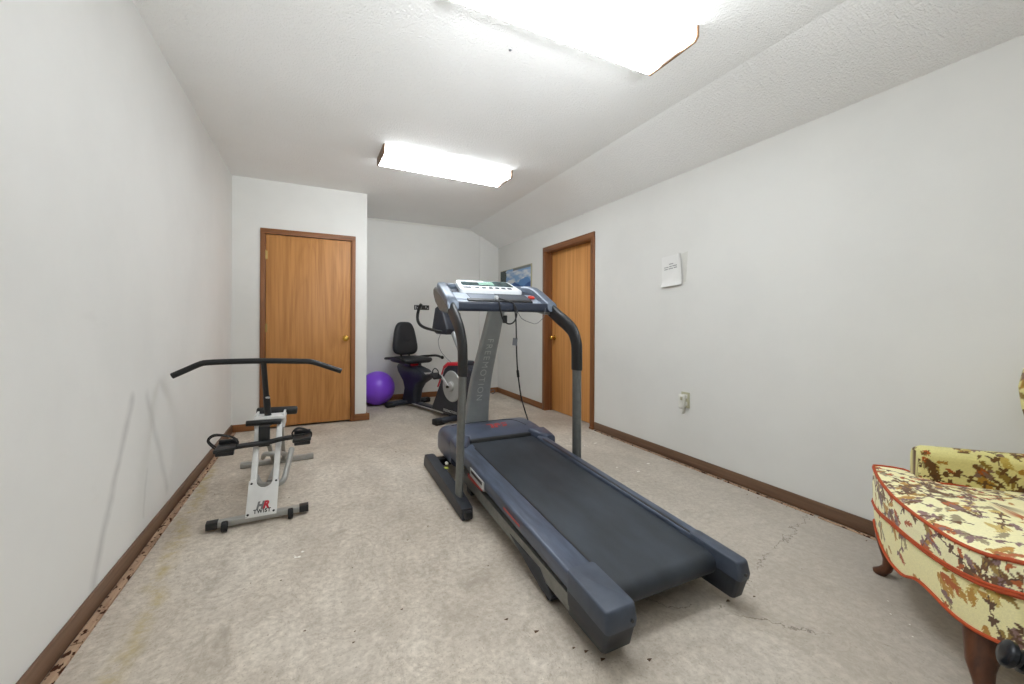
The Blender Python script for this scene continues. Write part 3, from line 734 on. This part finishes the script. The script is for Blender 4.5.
# backrest: tapered, rounded pad tilting back
rr = []
out = []
for k in range(32):
    a = 2*PI*k/32; cs, sn = math.cos(a), math.sin(a)
    ex = lambda q: math.copysign(abs(q)**.55, q)
    v = ex(sn)*.235; u = ex(cs)*(.205-.075*(v+.235)/.47)
    out.append((u, v))
for d, k in ((-.04, .86), (-.032, .96), (-.015, 1.0), (.015, 1.0), (.032, .94), (.04, .80), (.036, .55), (.032, .2)):
    rr.append([(-.04+d-.22*(v*k)*.5, u*k, .905+v*k*.97) for u, v in out])
br = MB().loft(rr).build('backrest', M['bk_seat'], bk, 60)
MB().tube([(.018, -.07+.14*j/10, .90-.03*math.sin(PI*j/10)) for j in range(11)], .003, 6).build('stitched_arc', M['rubber'], br)
for y in (-.06, .06): MB().tube([(-.02, y, .72), (-.03, y, .66), (.0, y, .58)], .012, 10, smooth=3).build('backrest_post', M['dark'], bk)
# seat-side handles, one looped bar
MB().tube([(.44, -.29, .655), (.30, -.30, .67), (.10, -.30, .655), (-.05, -.28, .64), (-.10, -.2, .63), (-.10, .2, .63), (-.05, .28, .64), (.10, .30, .655), (.30, .30, .67), (.44, .29, .655)], .016, 12, smooth=4).build('seat_handle', M['foam'], bk)
for y in (-.2, .2): MB().tube([(.1, y*.4, .585), (.05, y, .61), (-.08, y, .63)], .012, 8).build('handle_bracket', M['dark'], bk)
for s in (-1, 1): MB().ell((.455, s*.29, .655), (.03, .021, .024), 12).build('handle_tip', M['rubber'], bk)
# drive housing
hs = MB().prism([(.78, -.085, .07), (1.0, -.085, .42), (1.07, -.085, .585), (1.16, -.085, .64), (1.46, -.085, .66), (1.58, -.085, .60), (1.62, -.085, .40), (1.58, -.085, .09), (1.4, -.085, .06)], (0, .17, 0), .018, 3).build('drive_housing', M['bk'], bk)
b = MB()
for s in (-1, 1):
    b.prism([(.935, s*.088, .36), (.985, s*.088, .44), (1.06, s*.088, .600), (1.15, s*.088, .655), (1.46, s*.088, .677), (1.46, s*.088, .652), (1.16, s*.088, .632), (1.078, s*.088, .585), (1.005, s*.088, .43), (.96, s*.088, .355)], (0, s*.006, 0), .002)
b.prism([(1.06, -.09, .603), (1.15, -.09, .655), (1.46, -.09, .678), (1.46, -.09, .686), (1.15, -.09, .666), (1.055, -.09, .612)], (0, .18, 0), .002)
b.build('red_trim', M['bk_r'], hs)
for s in (-1, 1):
    dc = MB().lathe([(0, .0), (.17, .0), (.178, .006), (.172, .014), (.14, .016), (.125, .011), (.06, .012), (.05, .024), (.03, .026), (0, .027)], (1.24, s*.085, .40), (0, s, 0), 36).build('flywheel_disc', M['bk_disc'], hs)
    MB().lathe([(.05, .0), (.048, .022), (.03, .03), (0, .03)], (1.24, s*.10, .40), (0, s, 0), 20).build('hub', M['bk_hub'], dc)
    dx, dz = (-.135, .115) if s < 0 else (.135, -.115)
    cr = MB().prism([(1.24-.016*.64, s*.135, .40-.016*.76), (1.24+.016*.64, s*.135, .40+.016*.76), (1.24+dx+.012*.64, s*.135, .40+dz+.012*.76), (1.24+dx-.012*.64, s*.135, .40+dz-.012*.76)], (0, s*.016, 0), .003).build('crank', M['bk_hub'], bk)
    MB().lathe([(.016, 0), (.016, .02), (0, .022)], (1.24, s*.14, .40), (0, s, 0), 14).build('crank_bolt', M['dark'], cr)
    pd = MB().box((1.24+dx, s*.215, .40+dz), (.10, .105, .03), ('Y', .5), .008).build('pedal', M['dark'], cr)
    MB().tube([(1.24+dx-.05, s*.215, .40+dz-.0), (1.24+dx-.07, s*.215, .40+dz+.05), (1.24+dx-.02, s*.215, .40+dz+.085), (1.24+dx+.045, s*.215, .40+dz+.06), (1.24+dx+.05, s*.215, .40+dz)], .006, 8, flat=1, smooth=4).build('pedal_strap', M['rubber'], pd)
def bt(v): return (1.20+v.x, -.0875-v.z, .105+v.y)
text_bm('FREEMOTION', .042, .0008, bt, 1.05, .0006).build('lettering', M['silverprint'], hs)
# mast, console, handlebars
ms = MB().tube([(1.40, 0, .64), (1.27, 0, .84), (1.12, 0, 1.05)], .042, 14, flat=.9).build('mast', M['colm'], bk)
MB().bb(1.33, 1.47, -.06, .06, .635, .70, .015).build('mast_collar', M['bk'], ms)
hd_ = MB().prism([(.95, -.13, .99), (.86, -.13, 1.04), (.93, -.13, 1.30), (.985, -.13, 1.32), (1.10, -.13, 1.24), (1.19, -.13, 1.05), (1.15, -.13, .985)], (0, .26, 0), .022, 3).build('console', M['bk'], bk)
MB().prism([(.866, -.10, 1.08), (.918, -.10, 1.275), (.912, -.10, 1.278), (.860, -.10, 1.083)], (0, .2, 0)).build('console_screen', M['lcd'], hd_)
for s in (-1, 1):
    MB().tube([(1.12, 0, 1.02), (1.08, s*.12, 1.02), (.98, s*.22, 1.045), (.82, s*.225, 1.075), (.73, s*.225, 1.12), (.70, s*.225, 1.19), (.72, s*.22, 1.28), (.76, s*.21, 1.345)], [.015, .015, .016, .018, .018, .018, .018, .018], 12, smooth=4).build('handlebar', M['foam'], bk)
MB().tube([(1.02, -.10, .99), (1.0, -.12, .90), (1.06, -.115, .78), (1.22, -.09, .67)], .003, 6, smooth=5).build('console_wire', M['cord_g'], bk)

# ------------------------------------------------------------------ exercise ball
R0 = .228
prof = []
for k in range(61):
    a = -PI/2+PI*k/60
    r = R0*(1-(.006 if (k % 6 == 0 and 6 < k < 54) else 0))
    prof.append((r*math.cos(a), r*math.sin(a)))
o = MB().lathe(prof, (0, 0, 0), (.25, .1, 1), 48).build('exercise_ball', M['ball'], None, 180)
o.location = (.750, 5.656, R0+.001)
tag(o, 'purple inflated exercise ball in the alcove corner behind the bike', 'exercise ball')

# ------------------------------------------------------------------ wing armchair with printed fabric
rng = np.random.default_rng(5)
N_, PX = 900, .0025                       # raster of the print: 2.25 m square, 2.5 mm cells, wrapped
img = np.zeros((N_, N_, 3)); base = np.array(lin(238, 232, 182)[:3])
img[:] = base
gy, gx = np.mgrid[0:N_, 0:N_]
def blot(cx, cy, a, l, w_, col, pt=1.0):
    """pointed leaf from (cx, cy) along angle a"""
    R_ = int((l+w_)/PX)+2; ix, iy = int(cx/PX), int(cy/PX)
    ys, xs = np.mgrid[iy-R_:iy+R_+1, ix-R_:ix+R_+1]
    dx, dy = xs*PX-cx, ys*PX-cy
    s = (dx*math.cos(a)+dy*math.sin(a))/l; t_ = (-dx*math.sin(a)+dy*math.cos(a))
    prof_ = np.where((s > 0) & (s < 1), np.abs(np.sin(PI*np.clip(s, 0, 1)**.7))**pt*w_*.5, -1)
    m_ = np.abs(t_) < prof_
    img[ys[m_] % N_, xs[m_] % N_] = col
COL = {k: np.array(lin(*v)[:3]) for k, v in dict(och=(184, 140, 66), ol=(150, 124, 66), br=(112, 80, 50), ma=(136, 108, 104), ru=(176, 96, 50), dk=(98, 72, 54), pale=(202, 178, 104), gr=(158, 146, 112)).items()}
def big_leaf(cx, cy, a, L, col):
    for k in range(9):
        f = k/8; s = 1 if k % 2 else -1
        px, py = cx+math.cos(a)*L*f*.8, cy+math.sin(a)*L*f*.8
        blot(px, py, a+s*rng.uniform(.35, .75), L*rng.uniform(.35, .6)*(1-.4*f), L*.12, col)
    blot(cx, cy, a, L, L*.24, col)
def sprig(cx, cy, a, L, col):
    x, y_ = cx, cy; n = int(L/.008)
    for k in range(n):
        a += rng.normal(0, .16); x += .008*math.cos(a); y_ += .008*math.sin(a)
        blot(x, y_, a, .012, .0052, COL['dk'])
        if k % 5 == 3:
            for j in range(int(rng.integers(3, 6))): blot(x, y_, a+rng.uniform(-2.2, 2.2), rng.uniform(.014, .027), .0105, col)
def bird(cx, cy, a, L):
    blot(cx, cy, a, L, L*.3, COL['br']); blot(cx+L*.1*math.cos(a), cy+L*.1*math.sin(a), a, L*.55, L*.27, COL['ru'])
    blot(cx-L*.12*math.cos(a), cy-L*.12*math.sin(a), a, L*.36, L*.22, COL['br'])
    blot(cx+L*.6*math.cos(a), cy+L*.6*math.sin(a), a+.1, L*.7, L*.12, COL['dk'])
    for j in range(4): blot(cx+L*.3*math.cos(a), cy+L*.3*math.sin(a), a+.15*j-.2, L*.55, L*.07, COL['ma'])
W_ = N_*PX
for k in range(1250): big_leaf(rng.uniform(0, W_), rng.uniform(0, W_), rng.normal(-.6, .7), rng.uniform(.035, .075), COL[['pale', 'och', 'och', 'ol', 'gr'][int(rng.integers(0, 5))]])
for k in range(480): big_leaf(rng.uniform(0, W_), rng.uniform(0, W_), rng.normal(-.6, .7), rng.uniform(.04, .085), COL[['ma', 'br', 'ru', 'ru', 'ma', 'ol'][int(rng.integers(0, 6))]])
for k in range(300): sprig(rng.uniform(0, W_), rng.uniform(0, W_), rng.uniform(0, 6.28), rng.uniform(.12, .3), COL[['br', 'dk', 'ru', 'ma', 'br'][int(rng.integers(0, 5))]])
for k in range(26): bird(rng.uniform(0, W_), rng.uniform(0, W_), rng.uniform(-1.2, .2), rng.uniform(.08, .13))
for k in range(7): sprig(rng.uniform(.2, .7), rng.uniform(1.5, 1.7), rng.uniform(-.8, .5), .22, COL['br'])
bird(.42, 1.655, -.75, .085)
tint = rng.uniform(.93, 1.05, (N_, N_, 1)); img *= tint
def print_fabric(o, off=(0, 0), mul=(1, 1, 1)):
    me = o.data; at = me.color_attributes.new('col', 'FLOAT_COLOR', 'POINT')
    n = len(me.vertices); co = np.zeros(n*3); me.vertices.foreach_get('co', co); co = co.reshape(-1, 3)
    nr = np.zeros(n*3); me.vertex_normals.foreach_get('vector', nr); nr = np.abs(nr.reshape(-1, 3))
    u = np.where(nr[:, 2] > .75, co[:, 0], np.where(nr[:, 0] > nr[:, 1]*1.3, co[:, 1], co[:, 0]))
    v = np.where(nr[:, 2] > .75, co[:, 1], co[:, 2])
    iu = ((u+off[0])/PX).astype(int) % N_; iv = ((v+off[1])/PX).astype(int) % N_
    c = np.ones((n, 4)); c[:, :3] = img[iv, iu]*np.array(mul)
    at.data.foreach_set('color', c.ravel())
ch = thing('armchair', 'yellow wing armchair printed with leaves and birds, rust piping, carved wood legs', 'armchair', (1.985, .62, 0), math.atan2(-.674, -.739))
HW = .413
def front_y(x): return -.055*max(0, 1-(x/.385)**2)
def sm(x, xs, zs): return sum(np.interp(x+d, xs, zs) for d in (-.03, -.015, 0, .015, .03))/5
def bot_z(x): return sm(x, [-.41, -.33, -.25, -.18, -.10, -.02, .03, .06, .146, .2, .256, .31, .36, .41], [.235, .215, .198, .184, .180, .186, .212, .228, .224, .212, .212, .220, .238, .25])
def low_z(x): return sm(x, [-.43, -.30, -.085, .14, .233, .32, .43], [.325, .325, .352, .357, .362, .376, .415])
def top_z(x): return sm(x, [-.42, -.27, -.09, .08, .24, .34, .413], [.478, .466, .453, .450, .448, .464, .495])
plan = []                                   # front and sides, from back left round to back right
for k in range(10): f = k/9; plan.append((-.315-(HW-.335)*f, .50-.44*f))
for k in range(7):
    a = PI-(-PI/2*k/6); plan.append((-HW+.02+.03*math.cos(a)+.01, .03+.03*math.sin(a)))
for k in range(1, 40): x = -HW+.03+(2*HW-.06)*k/40; plan.append((x, front_y(x)))
plan = plan[:-1]
plan2 = plan+[(-x, y) for x, y in reversed(plan[:17])]
def side_bot(x, y): return float(bot_z(x)) if y < .06 else float(np.interp(y, [.06, .14, .3, .5], [.235 if x < 0 else .25, .19, .19, .19]))
rings = [[(x, y, side_bot(x, y)) for x, y in plan2], [(x*1.005, y-.004, side_bot(x, y)*.5+low_z(x)*.5) for x, y in plan2], [(x*1.004, y-.004, low_z(x)-.03) for x, y in plan2], [(x, y, low_z(x)-.008) for x, y in plan2]]
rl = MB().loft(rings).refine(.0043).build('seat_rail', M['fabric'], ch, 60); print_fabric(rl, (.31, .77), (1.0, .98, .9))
MB().tube([(x, y-.003, side_bot(x, y)) for x, y in plan2], .0055, 8).build('piping', M['pipe'], rl)
MB().tube([(x*1.006, y-.006, low_z(x)-.008) for x, y in plan2], .0065, 8).build('piping', M['pipe'], rl)
# T-shaped loose cushion
tp = []
for k in range(8): tp.append((-.275-.005*k/7, .50-.36*k/7))
tp += [(-.30, .135), (-.37, .12), (-.400, .105), (-.412, .07), (-.416, .03), (-.412, .004)]
for k in range(1, 40): x = -.405+.81*k/40; tp.append((x, front_y(x)-.008))
tp += [(-x, y) for x, y in reversed(tp[:14])]
cxm, cym = 0, .22
def ins(k): return [(cxm+(x-cxm)*k, cym+(y-cym)*k) for x, y in tp]
def zl(x, y): return low_z(x) if y < .2 else .34+(low_z(x)-.34)*max(0, 1-(y-.2)/.2)
def zt_(x, y): return top_z(x) if y < .1 else .474+(top_z(x)-.474)*max(0, 1-(y-.1)/.3)
rr = [[(x, y, zl(x, y)-.004) for x, y in ins(.97)], [(x, y, zl(x, y)) for x, y in ins(1.0)], [(x, y, .5*zl(x, y)+.5*zt_(x, y)) for x, y in ins(1.008)], [(x, y, zt_(x, y)-.008) for x, y in ins(1.0)], [(x, y, zt_(x, y)) for x, y in ins(.985)]]
for k in (.93, .85, .72, .55, .36, .16): rr.append([(x, y, zt_(x, y)*k+.474*(1-k)+.018*(1-k**2)) for x, y in ins(k)])
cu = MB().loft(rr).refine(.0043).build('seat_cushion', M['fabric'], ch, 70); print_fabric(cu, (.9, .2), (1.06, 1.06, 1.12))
MB().tube([(x, y, zt_(x, y)) for x, y in ins(.996)], .0062, 8).build('piping', M['pipe'], cu)
MB().tube([(x, y, zl(x, y)) for x, y in ins(1.0)], .005, 8).build('piping', M['pipe'], cu)
for s in (-1, 1):
    rr = []
    for y, xc, zt, hw in ((.112, .335, .585, .030), (.118, .335, .597, .040), (.14, .333, .606, .047), (.22, .325, .608, .049), (.34, .312, .61, .05), (.46, .30, .615, .05), (.53, .295, .62, .05)):
        rr.append([(s*xc+p, y, q) for p, q in rrect(0, (zt+.33)/2, hw, (zt-.33)/2, .042, 5)])
    a_ = MB().loft(rr).refine(.0043).build('arm', M['fabric'], ch, 60); print_fabric(a_, (.15 if s < 0 else .5, 1.1), (.82, .80, .60))  # last tint paints the arms' shading into the print, darker and yellower
    # wing
    rr = []
    for z, y0 in ((.59, .48), (.64, .463), (.72, .443), (.80, .425), (.88, .416), (.95, .43), (1.0, .47), (1.03, .51)):
        rr.append([(s*.30+p, q, z) for p, q in rrect(0, (y0+.575)/2, .028, (.575-y0)/2, .024, 4)])
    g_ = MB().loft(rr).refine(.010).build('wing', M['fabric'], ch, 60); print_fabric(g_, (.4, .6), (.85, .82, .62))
rr = []
for z, yc, hw, th in ((.34, .545, .29, .045), (.5, .545, .29, .05), (.7, .55, .30, .05), (.9, .555, .30, .045), (1.02, .56, .29, .042), (1.08, .562, .24, .035), (1.10, .562, .16, .022)):
    rr.append([(p, q, z) for p, q in rrect(0, yc, hw, th, .04, 5)])
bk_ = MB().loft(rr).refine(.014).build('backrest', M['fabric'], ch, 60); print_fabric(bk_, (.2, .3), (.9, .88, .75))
for s in (-1, 1):
    P_ = [(.375, .040, .26, .042), (.378, .036, .21, .042), (.376, .034, .165, .038), (.368, .036, .12, .030), (.362, .040, .08, .023), (.364, .038, .05, .021), (.374, .032, .03, .026), (.386, .022, .016, .031), (.388, .020, .004, .027), (.387, .021, .0, .022)]
    if s > 0: P_ = [(x-.018, y, z, r*.95) for x, y, z, r in ((.262, .032, .26, .060), (.268, .018, .215, .058), (.288, .002, .17, .047), (.318, -.020, .125, .035), (.340, -.026, .09, .026), (.356, -.028, .055, .023), (.374, -.030, .03, .029), (.386, -.036, .014, .033), (.387, -.036, .003, .029), (.386, -.035, .0, .024))]
    MB().loft([[(s*x+r*math.cos(2*PI*k/16), y+r*math.sin(2*PI*k/16)*.9, z) for k in range(16)] for x, y, z, r in P_]).build('leg', M['legw'], ch, 60)
    MB().loft([[(s*x+r*(1 if k in (0, 3) else -1), y+r*(1 if k < 2 else -1), z) for k in range(4)] for x, y, z, r in ((.26, .54, .0, .016), (.255, .52, .12, .02), (.25, .50, .3, .024))]).build('leg', M['legw'], ch)

# ------------------------------------------------------------------ black ribbed bar end at the right edge
em = thing('weight_bar', 'black ribbed round bar end beside the armchair leg', 'exercise equipment', (1.62, .12, 0), 0, None, True)
P0 = Vector((1.322, .296, .424)); P1 = Vector((1.477, .026, .296)); ax = (P1-P0).normalized(); Lb = (P1-P0).length
prof = [(.010, 0), (.022, .001), (.028, .005), (.029, .012), (.025, .016), (.019, .018)]
h = .024
while h < Lb: prof += [(.019, h), (.023, h+.003), (.023, h+.010), (.019, h+.013)]; h += .015
MB().lathe(prof, P0, ax, 24).build('ribbed_bar', M['blackmetal'], em, 40)
MB().cyl((1.477, .026, .30), (1.477, .026, .03), .022).build('stand_post', M['blackmetal'], em)
MB().lathe([(.14, 0), (.14, .02), (.12, .03), (.03, .035)], (1.477, .026, 0), (0, 0, 1)).build('stand_base', M['blackmetal'], em)

# ------------------------------------------------------------------ things on the walls
pw = thing('wall_poster', 'small mountain landscape poster on the right wall beyond the treadmill', 'poster', (XR, 5.26, 1.73), 0, None, True)
MB().bb(XR-.008, XR-.0005, 4.748, 5.775, 1.50, 1.945, .002).build('poster_edge', M['pframe'], pw)
b = MB(); NU, NV = 150, 72
y0, y1, z0, z1 = 4.775, 5.765, 1.512, 1.935
G = [[b.bm.verts.new((XR-.0095, y0+(y1-y0)*i/NU, z0+(z1-z0)*j/NV)) for i in range(NU+1)] for j in range(NV+1)]
for j in range(NV):
    for i in range(NU): b.bm.faces.new((G[j][i], G[j][i+1], G[j+1][i+1], G[j+1][i]))
po = b.build('poster_print', M['picture'], pw)
at = po.data.color_attributes.new('col', 'FLOAT_COLOR', 'POINT')
def fb_(x, y, s, o=4): return noise.fractal(Vector((x*s, y*s, 3.1)), 1.0, 2.0, o)
for k, v in enumerate(po.data.vertices):
    wv = v.co+Vector((XR, 5.26, 1.73)); u = 1-(wv.y-y0)/(y1-y0); q = (wv.z-z0)/(z1-z0)   # u: left to right as seen
    c = np.array(lin(130, 165, 205)[:3])
    cl_ = fb_(u*1.6, q*2.2, 2.4)
    if q > .5: c = c*(1-min(1, max(0, cl_*1.6+.45)))+np.array(lin(212, 216, 220)[:3])*min(1, max(0, cl_*1.6+.45))
    if q > .93 and u > .45: c = np.array(lin(120, 125, 128)[:3])
    m1 = .50+.12*math.sin(u*9+.6)+.06*fb_(u, 0, 6)
    m2 = .34+.17*max(0, 1-abs(u-.5)*4.2)+.25*max(0, (u-.78)*2.2)+.03*fb_(u, 1, 9)
    if q < m1: c = np.array(lin(96, 138, 190)[:3])
    if q < m2: c = np.array(lin(58, 92, 150)[:3])*(1+.3*fb_(u, q, 12))
    if q < .27+.05*fb_(u, 2, 8): c = np.array(lin(96, 110, 128)[:3])*(1+.7*fb_(u, q, 20))
    if q < .14: c = np.array(lin(178, 182, 184)[:3])*(1+.4*fb_(u, q, 16))
    if u < .22+.05*fb_(q, 5, 7): c = np.array(lin(74, 82, 80)[:3])*(1+.5*fb_(u, q, 18))
    at.data[k].color = (*np.clip(c, 0, 1), 1)

pn = thing('wall_note', 'curling white paper note taped to the right wall', 'paper', (XR, 2.34, 1.57), 0, None, True)
b = MB(); NU, NV = 16, 20
def nt(i, j, off=0):
    u, v = i/NU, j/NV
    y = 2.465-.205*u+.008*v; z = 1.43+.012*u+.255*v
    lift = .004+.022*max(0, 1-v*4)**2*(1-.4*u)+.018*max(0, (u-.72)/.28)**2*max(0, v-.1)
    return (XR-lift-off, y, z)
G = [[b.bm.verts.new(nt(i, j)) for i in range(NU+1)] for j in range(NV+1)]
for j in range(NV):
    for i in range(NU): b.bm.faces.new((G[j][i], G[j][i+1], G[j+1][i+1], G[j+1][i]))
nt_o = b.build('paper_sheet', M['paper'], pn, 180)
b = MB()
for j, i0, i1 in ((14.2, 6, 9.5), (12.4, 2, 5.6), (12.6, 6.2, 8.2), (12.7, 8.8, 12.3), (11.1, 2, 5.0), (11.2, 5.6, 9.2), (11.4, 9.8, 12.3)):
    b.bm.faces.new([b.bm.verts.new(nt(i, jj, .0012)) for i, jj in ((i0, j), (i1, j), (i1, j+.55), (i0, j+.55))])
b.build('printed_lines', M['ink'], nt_o)
b = MB()
b.bm.faces.new([b.bm.verts.new(p) for p in ((XR-.002, 2.262, 1.69), (XR-.002, 2.208, 1.70), (XR-.002, 2.225, 1.46), (XR-.002, 2.25, 1.46))])
b.build('tape_strip', plain('curled_tape', (206, 205, 198), .3, var=.05), pn)

wo = thing('wall_outlet', 'beige power outlet plate low on the right wall', 'outlet', (XR, 2.222, .515), 0, None, True)
op = MB().bb(XR-.007, XR-.0002, 2.183, 2.262, .455, .578, .003).build('cover_plate', M['beige'], wo)
for z in (.487, .545): MB().bb(XR-.0085, XR-.006, 2.203, 2.242, z-.016, z+.016, .004).build('socket', M['white'], op)
pg = thing('outlet_adapter', 'small milky plug-in device stuck in the beige wall outlet', 'plug-in device', (XR-.01, 2.235, .50), 0, None, True)
MB().bb(XR-.045, XR-.0085, 2.212, 2.262, .452, .558, .008, 3).build('body', M['clear'], pg)
MB().bb(XR-.048, XR-.02, 2.216, 2.24, .515, .545, .005).build('button', M['beige'], pg)
MB().prism([(XR-.035, 2.252, .453), (XR-.035, 2.217, .453), (XR-.035, 2.226, .405), (XR-.035, 2.242, .405)], (.02, 0, 0), .004).build('clear_tip', M['clear'], pg)

wp = thing('wall_plaque', 'small black strip sign with pale marks on the alcove back wall', 'sign', (1.405, YF, 1.348), 0, None, True)
MB().bb(1.293, 1.518, YF-.008, YF-.0005, 1.314, 1.383, .002).build('plate', M['plaque'], wp)
for x0, x1, z0, z1 in ((1.305, 1.325, 1.325, 1.372), (1.335, 1.36, 1.335, 1.352), (1.368, 1.388, 1.335, 1.352), (1.395, 1.402, 1.33, 1.355), (1.46, 1.475, 1.34, 1.37), (1.485, 1.505, 1.325, 1.345)):
    MB().bb(x0, x1, YF-.0095, YF-.007, z0, z1).build('pale_mark', M['ink'], wp)
o = MB().lathe([(.0, 0), (.008, 0), (.006, .004), (0, .006)], (0, 0, 0), (0, 0, -1), 10).build('ceiling_hook', M['cord_g'])
o.location = (.932, 1.93, ZC); tag(o, 'tiny grey hook in the ceiling between the two lights', 'hook')

# ------------------------------------------------------------------ bits of dirt on the slab
b = MB()
spots = [(.83, 1.10), (.86, 1.05), (.80, 1.13), (.90, 1.14), (1.0, .98), (.72, 1.25), (1.5, 1.05), (1.62, 1.02), (.65, 1.35)]
for k in range(70):
    x, y = (rnd.uniform(-.6, 2.3), rnd.uniform(.6, 3.8))
    if k < 26: x, y = XR-rnd.uniform(.02, .11), rnd.uniform(.9, 3.3)
    if k >= 26 and k < 26+len(spots): x, y = spots[k-26]
    r = rnd.uniform(.002, .0045) if k >= 26+len(spots) or k < 26 else rnd.uniform(.004, .008); a0 = rnd.uniform(0, 6.28)
    pts = [(x+r*math.cos(a0+a)*(1.6 if j % 2 else .7), y+r*math.sin(a0+a)*(.9 if j % 2 else .6), .0008) for j, a in enumerate(np.linspace(0, 2*PI, 7)[:-1])]
    b.prism(pts, (0, 0, .0012))
tag(b.build('floor_debris', M['chip']), 'dark crumbs and leaf bits scattered over the concrete floor', 'debris', None, 'stuff')
b = MB()
for k in range(16):
    x, y = (-.074+rnd.uniform(-.03, .04), 2.154+rnd.uniform(-.02, .03)) if k < 4 else (rnd.uniform(1.8, 2.4), rnd.uniform(2.2, 3.3))
    if k >= 12: x, y = rnd.uniform(1.9, 2.1), rnd.uniform(.6, .8)
    r = rnd.uniform(.006, .016) if k < 12 else .004; a0 = rnd.uniform(0, 6.28)
    b.prism([(x+r*math.cos(a0+a)*rnd.uniform(.5, 1.3), y+r*math.sin(a0+a)*rnd.uniform(.4, 1), .0004) for a in np.linspace(0, 2*PI, 8)[:-1]], (0, 0, .0008))
tag(b.build('paint_flakes', M['flake']), 'pale paint flakes stuck to the concrete floor', 'debris', None, 'stuff')

# ------------------------------------------------------------------ light
def area(name, loc, rot, sx, sy, e, col=(1, .985, .96)):
    l = bpy.data.lights.new(name, 'AREA'); l.shape = 'RECTANGLE'; l.size = sx; l.size_y = sy; l.energy = e; l.color = col
    o = bpy.data.objects.new(name, l); C.objects.link(o); o.location = loc; o.rotation_euler = rot; return o
fl = area('bounce_fill', (.8, -1.35, 1.55), (PI/2+math.radians(38), 0, 0), .8, .5, 11, (.91, .96, 1)); fl.data.spread = math.radians(95)  # added unseen fill behind the camera, brightens the ceiling
fl = area('bounce_fill', (.7, -1.4, 1.15), (PI/2+math.radians(27), 0, math.radians(0)), .9, .5, 13, (.91, .96, 1)); fl.data.spread = math.radians(62)  # second added fill, lower and narrower, reaches the far ceiling

YAW = -.020; PV = Vector((1.205, 1.0, 0))
for o in (tm, t_cord):
    o.location = PV+Matrix.Rotation(YAW, 3, 'Z') @ (o.location-PV)+Vector((.005, -.018, 0)); o.rotation_euler.z = YAW
for o in bpy.data.objects:
    if '_w' in o: del o['_w']
# ------------------------------------------------------------------ camera
cam = bpy.data.cameras.new('camera'); co = bpy.data.objects.new('camera', cam); C.objects.link(co)
cam.sensor_width = 36; cam.lens = 396.477/1024*36; cam.shift_y = -(342-323.33)/1024; cam.clip_start = .02
co.matrix_world = Matrix.Translation((0, 0, 1.1195)) @ Matrix.Rotation(math.radians(-26.2513), 4, 'Z') @ Matrix.Rotation(PI/2, 4, 'X') @ Matrix.Rotation(math.radians(.2927), 4, 'Z')
sc.camera = co
